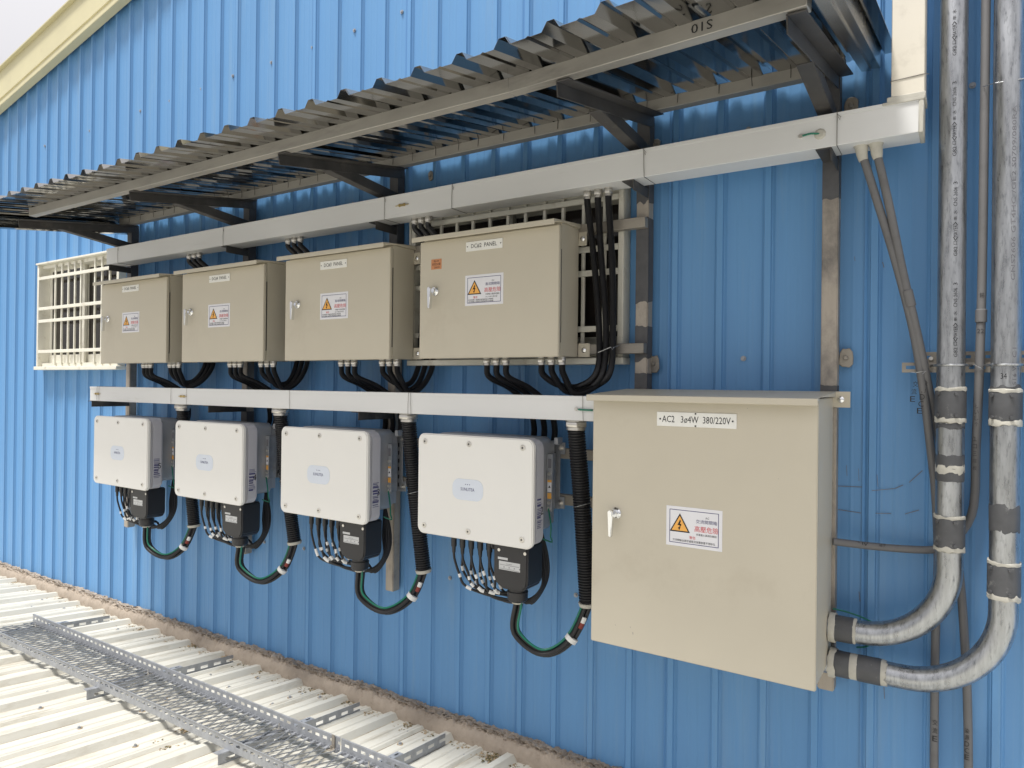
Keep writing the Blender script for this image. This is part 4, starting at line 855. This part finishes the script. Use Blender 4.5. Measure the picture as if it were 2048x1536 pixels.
# ------------------------------------------------------------------ slotted strut channels with pipe clips
def slotted_strip(b, x0, x1, y, z0, z1, slots, t_=.002):
    """Flat strip facing -y with real slots: slots = [(xa, xb, za, zb)] sorted by xa."""
    x = x0
    for (xa, xb, za, zb) in slots:
        b.box(x, xa, y, y+t_, z0, z1); b.box(xa, xb, y, y+t_, z0, za); b.box(xa, xb, y, y+t_, zb, z1); x = xb
    b.box(x, x1, y, y+t_, z0, z1)
cx0, cx1 = P(1804, 735, -.09).x, .42
zc = P(1810, 735, -.09).z
t = thing('strut_channel', 'slotted beige strut channel across the wall carrying the two galvanised pipes', 'channel', ((cx0+cx1)/2, -.04, zc-.017))
slots = [(cx0+.012, cx0+.06, zc-.006, zc+.006)]+[(cx0+.11+.085*k, cx0+.155+.085*k, zc-.006, zc+.006) for k in range(7)]
b = B(); slotted_strip(b, cx0, cx1, -.094, zc-.017, zc+.017, slots); b.box(cx0, cx1, -.092, -.06, zc+.0152, zc+.017); b.box(cx0, cx1, -.092, -.06, zc-.017, zc-.0152); b.build('front_channel', 'rail_steel', t, label='lower slotted channel')
z2 = zc+.036; slots = [(cx0+.07+.085*k, cx0+.115+.085*k if k % 2 else cx0+.085+.085*k, z2-.005, z2+.005) for k in range(7)]
b = B(); slotted_strip(b, cx0+.06, cx1, -.06, z2-.018, z2+.018, slots); b.box(cx0+.06, cx1, -.058, -.022, z2+.0165, z2+.018); b.build('rear_channel', 'rail_steel', t)
for xx in (xv, xv2):
    zc2 = zc+.005; b = B(); b.tube([(xx-.058, -.095, zc2), (xx-.054, -.12, zc2)]+[(xx-(PR+.006)*math.cos(a_), PYC-(PR+.006)*math.sin(a_), zc2) for a_ in [k*math.pi/12 for k in range(13)]]+[(xx+.054, -.12, zc2), (xx+.058, -.095, zc2)], .0042, 8); b.build('pipe_clip', 'galvanised', t, smooth=True)
b = B(); p = P(1862, 717, -.062); b.tube([(p.x, -.06, p.z), (p.x, -.068, p.z)], .007, 6); b.build('bolt', 'nickel', t)

# ------------------------------------------------------------------ thin grey PVC conduits
CR_ = .0133
def pvc(pts, label, name='pvc_conduit', collars=(), extra=None):
    q = [P(*p) for p in pts]; t = thing(name, label, 'conduit', q[-1], 'thin grey plastic conduits'); sp_ = spline(q, .03); b = B(); b.tube(sp_, CR_, 14); b.build('tube', 'pvc_grey', t, smooth=True)
    for (u, v, y, dv) in collars:
        c = min(range(len(sp_)-1), key=lambda i: (sp_[i]-P(u, v, y)).length); d = (sp_[c+1]-sp_[c]).normalized(); m = P(u, v, y); m = sp_[c]+d*(m-sp_[c]).dot(d); b = B(); b.tube([m-d*dv, m-d*dv*.9, m+d*dv*.9, m+d*dv], [CR_, CR_+.0035, CR_+.0035, CR_], 14); b.build('coupler', 'pvc_grey', t, smooth=True)
    return t, sp_
def scribble(t, s_, u, v, y, hgt, tilt, step):
    """Handwriting down a conduit: one character below the other."""
    b = B(); p = P(u, v, y-CR_-.001)
    for k, ch in enumerate(s_):
        cx, cz = p.x+math.sin(tilt)*step*k, p.z-math.cos(tilt)*step*k
        write(b, ch, cx, cz, p.y, h=hgt, w=hgt*.8)
    b.build('marker_writing', 'ink_black', t)
YA = -.175
t, _ = pvc([(1722, 300, -.185), (1752, 395, -.17), (1790, 520, -.15), (1826, 660, -.125), (1848, 790, -.10), (1862, 905, -.06), (1871, 990, -.05), (1876, 1120, -.045), (1871, 1270, -.045), (1869, 1420, -.045), (1868, 1560, -.045)], 'thin grey plastic conduit slanting from the trunking, without a coupler')
scribble(t, '交流E', 1831, 768, -.10, .019, -.16, .026); scribble(t, '交流E', 1870, 1445, -.045, .019, 0, .028)
b = B(); q = P(1722, 299, -.185); b.tube([q+Vector((0, 0, .02)), q+Vector((.001, 0, .006)), q+Vector((.004, 0, -.02)), q+Vector((.008, 0, -.04))], [.03, .021, .0175, .0145], 14); b.build('sealant_collar', 'putty', t, smooth=True)
t, _ = pvc([(1752, 298, -.185), (1778, 410, -.17), (1806, 545, -.15), (1834, 665, -.125), (1852, 750, -.105), (1872, 850, -.05), (1893, 950, -.045), (1908, 1060, -.045), (1922, 1180, -.045), (1932, 1330, -.045), (1936, 1450, -.045), (1937, 1560, -.045)], 'thin grey plastic conduit slanting from the trunking, with a coupler halfway', collars=[(1816, 597, -.14, .03)])
scribble(t, '染源DCE', 1850, 766, -.10, .019, -.16, .024); scribble(t, '染源DCE', 1934, 1462, -.045, .017, 0, .022)
b = B(); q = P(1752, 297, -.185); b.tube([q+Vector((0, 0, .02)), q+Vector((.001, 0, .004)), q+Vector((.003, 0, -.018)), q+Vector((.006, 0, -.036))], [.027, .019, .0185, .0145], 14); b.build('sealant_collar', 'putty', t, smooth=True)
t, sp_ = pvc([(1973, -300, -.12), (1972, 0, -.12), (1968, 300, -.12), (1964, 560, -.115), (1958, 760, -.11), (1952, 900, -.08), (1950, 985, -.06), (1943, 1030, -.052), (1925, 1062, -.048), (1900, 1085, -.048), (1870, 1099, -.05), (1810, 1098, -.06), (1740, 1092, -.08), (1666, 1083, -.12)], 'thin grey plastic conduit between the two pipes that bends across to the large AC box', collars=[(1961, 632, -.113, .022)])
scribble(t, '銘', 1964, 590, -.115, .016, 0, .02); scribble(t, '銘', 1961, 642, -.115, .015, 0, .02); b = B(); p = P(1961, 662, -.128); write(b, '22', p.x, p.z, p.y, h=.014); p = P(1724, 1087, -.098); write(b, 'INV', p.x, p.z, p.y-.002, w=.04, h=.013); p = P(1765, 1090, -.088); write(b, '端子', p.x, p.z, p.y-.002, w=.022, h=.012); p = P(1951, 828, -.108); b.build('marker_writing', 'ink_black', t)
scribble(t, 'ろいし个', 1953, 812, -.10, .014, 0, .02); scribble(t, 'エコ三座板', 1950, 878, -.085, .014, 0, .024)
b = B(); z = P(1840, 744, -.12).z
p = [P(1822, 744, -.125), P(1832, 745, -.128), P(1845, 743, -.128), P(1852, 742, -.125), P(1845, 748, -.128)]; b.tube(p, .0013, 5); p = [P(1948, 728, -.128), P(1955, 733, -.13), P(1962, 736, -.13), P(1966, 740, -.126), P(1960, 739, -.13)]; b.tube(p, .0013, 5)
tag(b.build('tie_wire', 'galvanised'), 'bright twisted wire tying the thin conduits to the strut channel', 'wire')
p = [P(1967, 173, -.135), P(1990, 166, -.18), P(2048, 157, -.17), P(2070, 160, -.1)]; b = B(); b.tube(p, .0014, 5); tag(b.build('tie_wire', 'galvanised'), 'bright wire wrapped round the outer pipe and thin conduit near the wall top', 'wire')
# ------------------------------------------------------------------ perforated cable tray lying on the roof
TB0, TB1 = -.632, -.945                                        # back and front rail
def tray(x0, x1, label, mesh_gap=0):
    t = thing('cable_tray', label, 'cable tray', ((x0+x1)/2, (TB0+TB1)/2, roof_z(-.8)+.06), 'perforated cable tray sections'); up = Vector((0, -SL, 1)).normalized(); lift = .062
    for y, s_, nm in ((TB0, 1, 'wall side rail'), (TB1, -1, 'open side rail')):
        zb = roof_z(y)+lift; b = B(); L = x1-x0; n = int(L/.05); h = .056; th = .0018
        za, zc_ = .026, .040
        b.box(x0, x1, y, y+th, zb, zb+za); b.box(x0, x1, y, y+th, zb+zc_, zb+h)
        for k in range(n+1):
            xa_ = x0+k*.05; b.box(xa_, min(x1, xa_+.021), y, y+th, zb+za, zb+zc_)
        b.box(x0, x1, y-s_*.0 if s_ > 0 else y, y+s_*-.022 if s_ > 0 else y+.022, zb-.0018, zb-.0001)
        b.box(x0, x1, y-.004 if s_ < 0 else y+.002, y+.0 if s_ < 0 else y+.006, zb+h, zb+h+.0018)
        b.build('side_rail', 'galvanised_dull', t, label=nm)
    # expanded-metal floor: crossing strands
    b = B(); y0, y1 = TB1+.006, TB0-.004; wd = y1-y0; px_ = .044; slope = .115
    zf = lambda y: roof_z(y)+lift+.002
    sy = .052; ny = int(wd/sy)
    k = 0; x = x0-slope*3
    nd = int((x1-x0)/px_)+14
    for i in range(nd):
        for sgn in (1, -1):
            xs = x0-.25+i*px_ if sgn > 0 else x0-.25+i*px_+.25*2*0+wd*.0
            pts = []
            for j in range(ny+1):
                y = y0+wd*j/ny; xx = xs+sgn*(j*px_/2)+(0 if sgn > 0 else ny*px_/2)
                pts.append((xx, y))
            for (xa_, ya), (xb_, yb) in zip(pts, pts[1:]):
                if min(xa_, xb_) < x0 or max(xa_, xb_) > x1: continue
                a_, c_ = Vector((xa_, ya, zf(ya))), Vector((xb_, yb, zf(yb))); d = (c_-a_).normalized(); sd_ = Vector((-d.y, d.x, 0))*.0021; uu = Vector((0, 0, .0052))
                tw = Vector((.0018, 0, 0))
                b.add([a_-sd_-tw, a_+sd_-tw, a_+sd_+uu+tw, a_-sd_+uu+tw, c_-sd_-tw, c_+sd_-tw, c_+sd_+uu+tw, c_-sd_+uu+tw], [(0, 4, 5, 1), (1, 5, 6, 2), (2, 6, 7, 3), (3, 7, 4, 0)])
    b.build('mesh_floor', 'galvanised_strand', t, smooth='keep', kind='stuff'); return t
JX = P(568, 1516, TB1).x
tray(-5.335, JX-.004, 'galvanised cable tray section with open mesh floor lying along the roof')
tray(JX+.004, JX+2.4, 'next galvanised cable tray section, bolted on past the splice plate')
for u, v in ((683, 1478),):
    p = PS(u, v, Z0+.09, SL); b = B(); b.box(p.x-.009, p.x+.009, TB0-.006, TB0-.002, roof_z(TB0)+.055, roof_z(TB0)+.125); b.box(p.x-.02, p.x+.02, TB0-.03, TB0-.006, roof_z(TB0)+.063, roof_z(TB0)+.066); b.tube([(p.x, TB0-.018, roof_z(TB0)+.066), (p.x, TB0-.018, roof_z(TB0)+.082)], .004, 6); tag(b.build('splice_clip', 'rail_steel'), 'small bent splice clip joining the two cable tray sections', 'clip')
# slotted angle feet running from the tray towards the wall
wall_end = ((219, 1244), (466, 1325), (719, 1422), (890, 1486)); labels = ('at the start of the cable tray', 'with a rounded tip', 'third along the cable tray', 'nearest the tray splice')
for k, (u, v) in enumerate(wall_end):
    p = PS(u, v, Z0+.01, SL); x = p.x; ye = p.y; yo = TB1-.055; t = thing('slotted_angle', 'galvanised slotted angle bar under the tray '+labels[k], 'angle bar', (x, (ye+yo)/2, roof_z(-.6)+.03), 'slotted angle bars carrying the cable tray')
    zr = lambda y: roof_z(y)+.036
    # web facing the camera side (+x) with slots, flange on top
    n = 10; L = (ye-yo)/n; b = B()
    def seg(ya, yb, za, zb): b.add([(x+dx, y, zr(y)+z) for dx in (0, .002) for y in (ya, yb) for z in (za, zb)], [(0, 1, 3, 2), (4, 6, 7, 5), (0, 4, 5, 1), (2, 3, 7, 6), (0, 2, 6, 4), (1, 5, 7, 3)])
    for j in range(n):
        ya = yo+j*L; seg(ya, ya+L, -.034, -.014); seg(ya, ya+L, .002, .0225); seg(ya, ya+L*.45, -.014, .002)
    b.build('web', 'galvanised_dull', t)
    b = B(); b.add([(x-dx, y, zr(y)+z) for dx in (.036, 0) for y in (yo, TB0+.17) for z in (.0226, .0245)], [(0, 1, 3, 2), (4, 6, 7, 5), (0, 4, 5, 1), (2, 3, 7, 6), (0, 2, 6, 4), (1, 5, 7, 3)]); fl_ = b.build('flange', 'galvanised_dull', t)
    b = B()
    for j in range(3): y = TB0+.03+j*.05; b.add([(x-.022, y, zr(y)+.0248), (x-.012, y, zr(y)+.0248), (x-.012, y+.026, zr(y+.026)+.0248), (x-.022, y+.026, zr(y+.026)+.0248)], [(0, 1, 2, 3)])
    b.build('flange_slot', 'ink_black', fl_)
    b = B(); b.add([(x-dx, y, zr(y)+z) for dx in (.03, 0) for y in (yo, yo+.03) for z in (-.036, -.034)], [(0, 1, 3, 2), (4, 6, 7, 5), (0, 4, 5, 1), (2, 3, 7, 6), (0, 2, 6, 4), (1, 5, 7, 3)]); b.build('foot', 'galvanised_dull', t)
    b = B(); b.tube([(x-.018, TB0-.03, roof_z(TB0)+.06), (x-.018, TB0-.03, roof_z(TB0)+.095)], .004, 7); b.box(x-.036, x, TB0-.05, TB0-.012, roof_z(TB0)+.064, roof_z(TB0)+.067); hexnut(b, (x-.018, TB0-.03, roof_z(TB0)+.071), .008, .007); b.build('bolt', 'nickel', t)
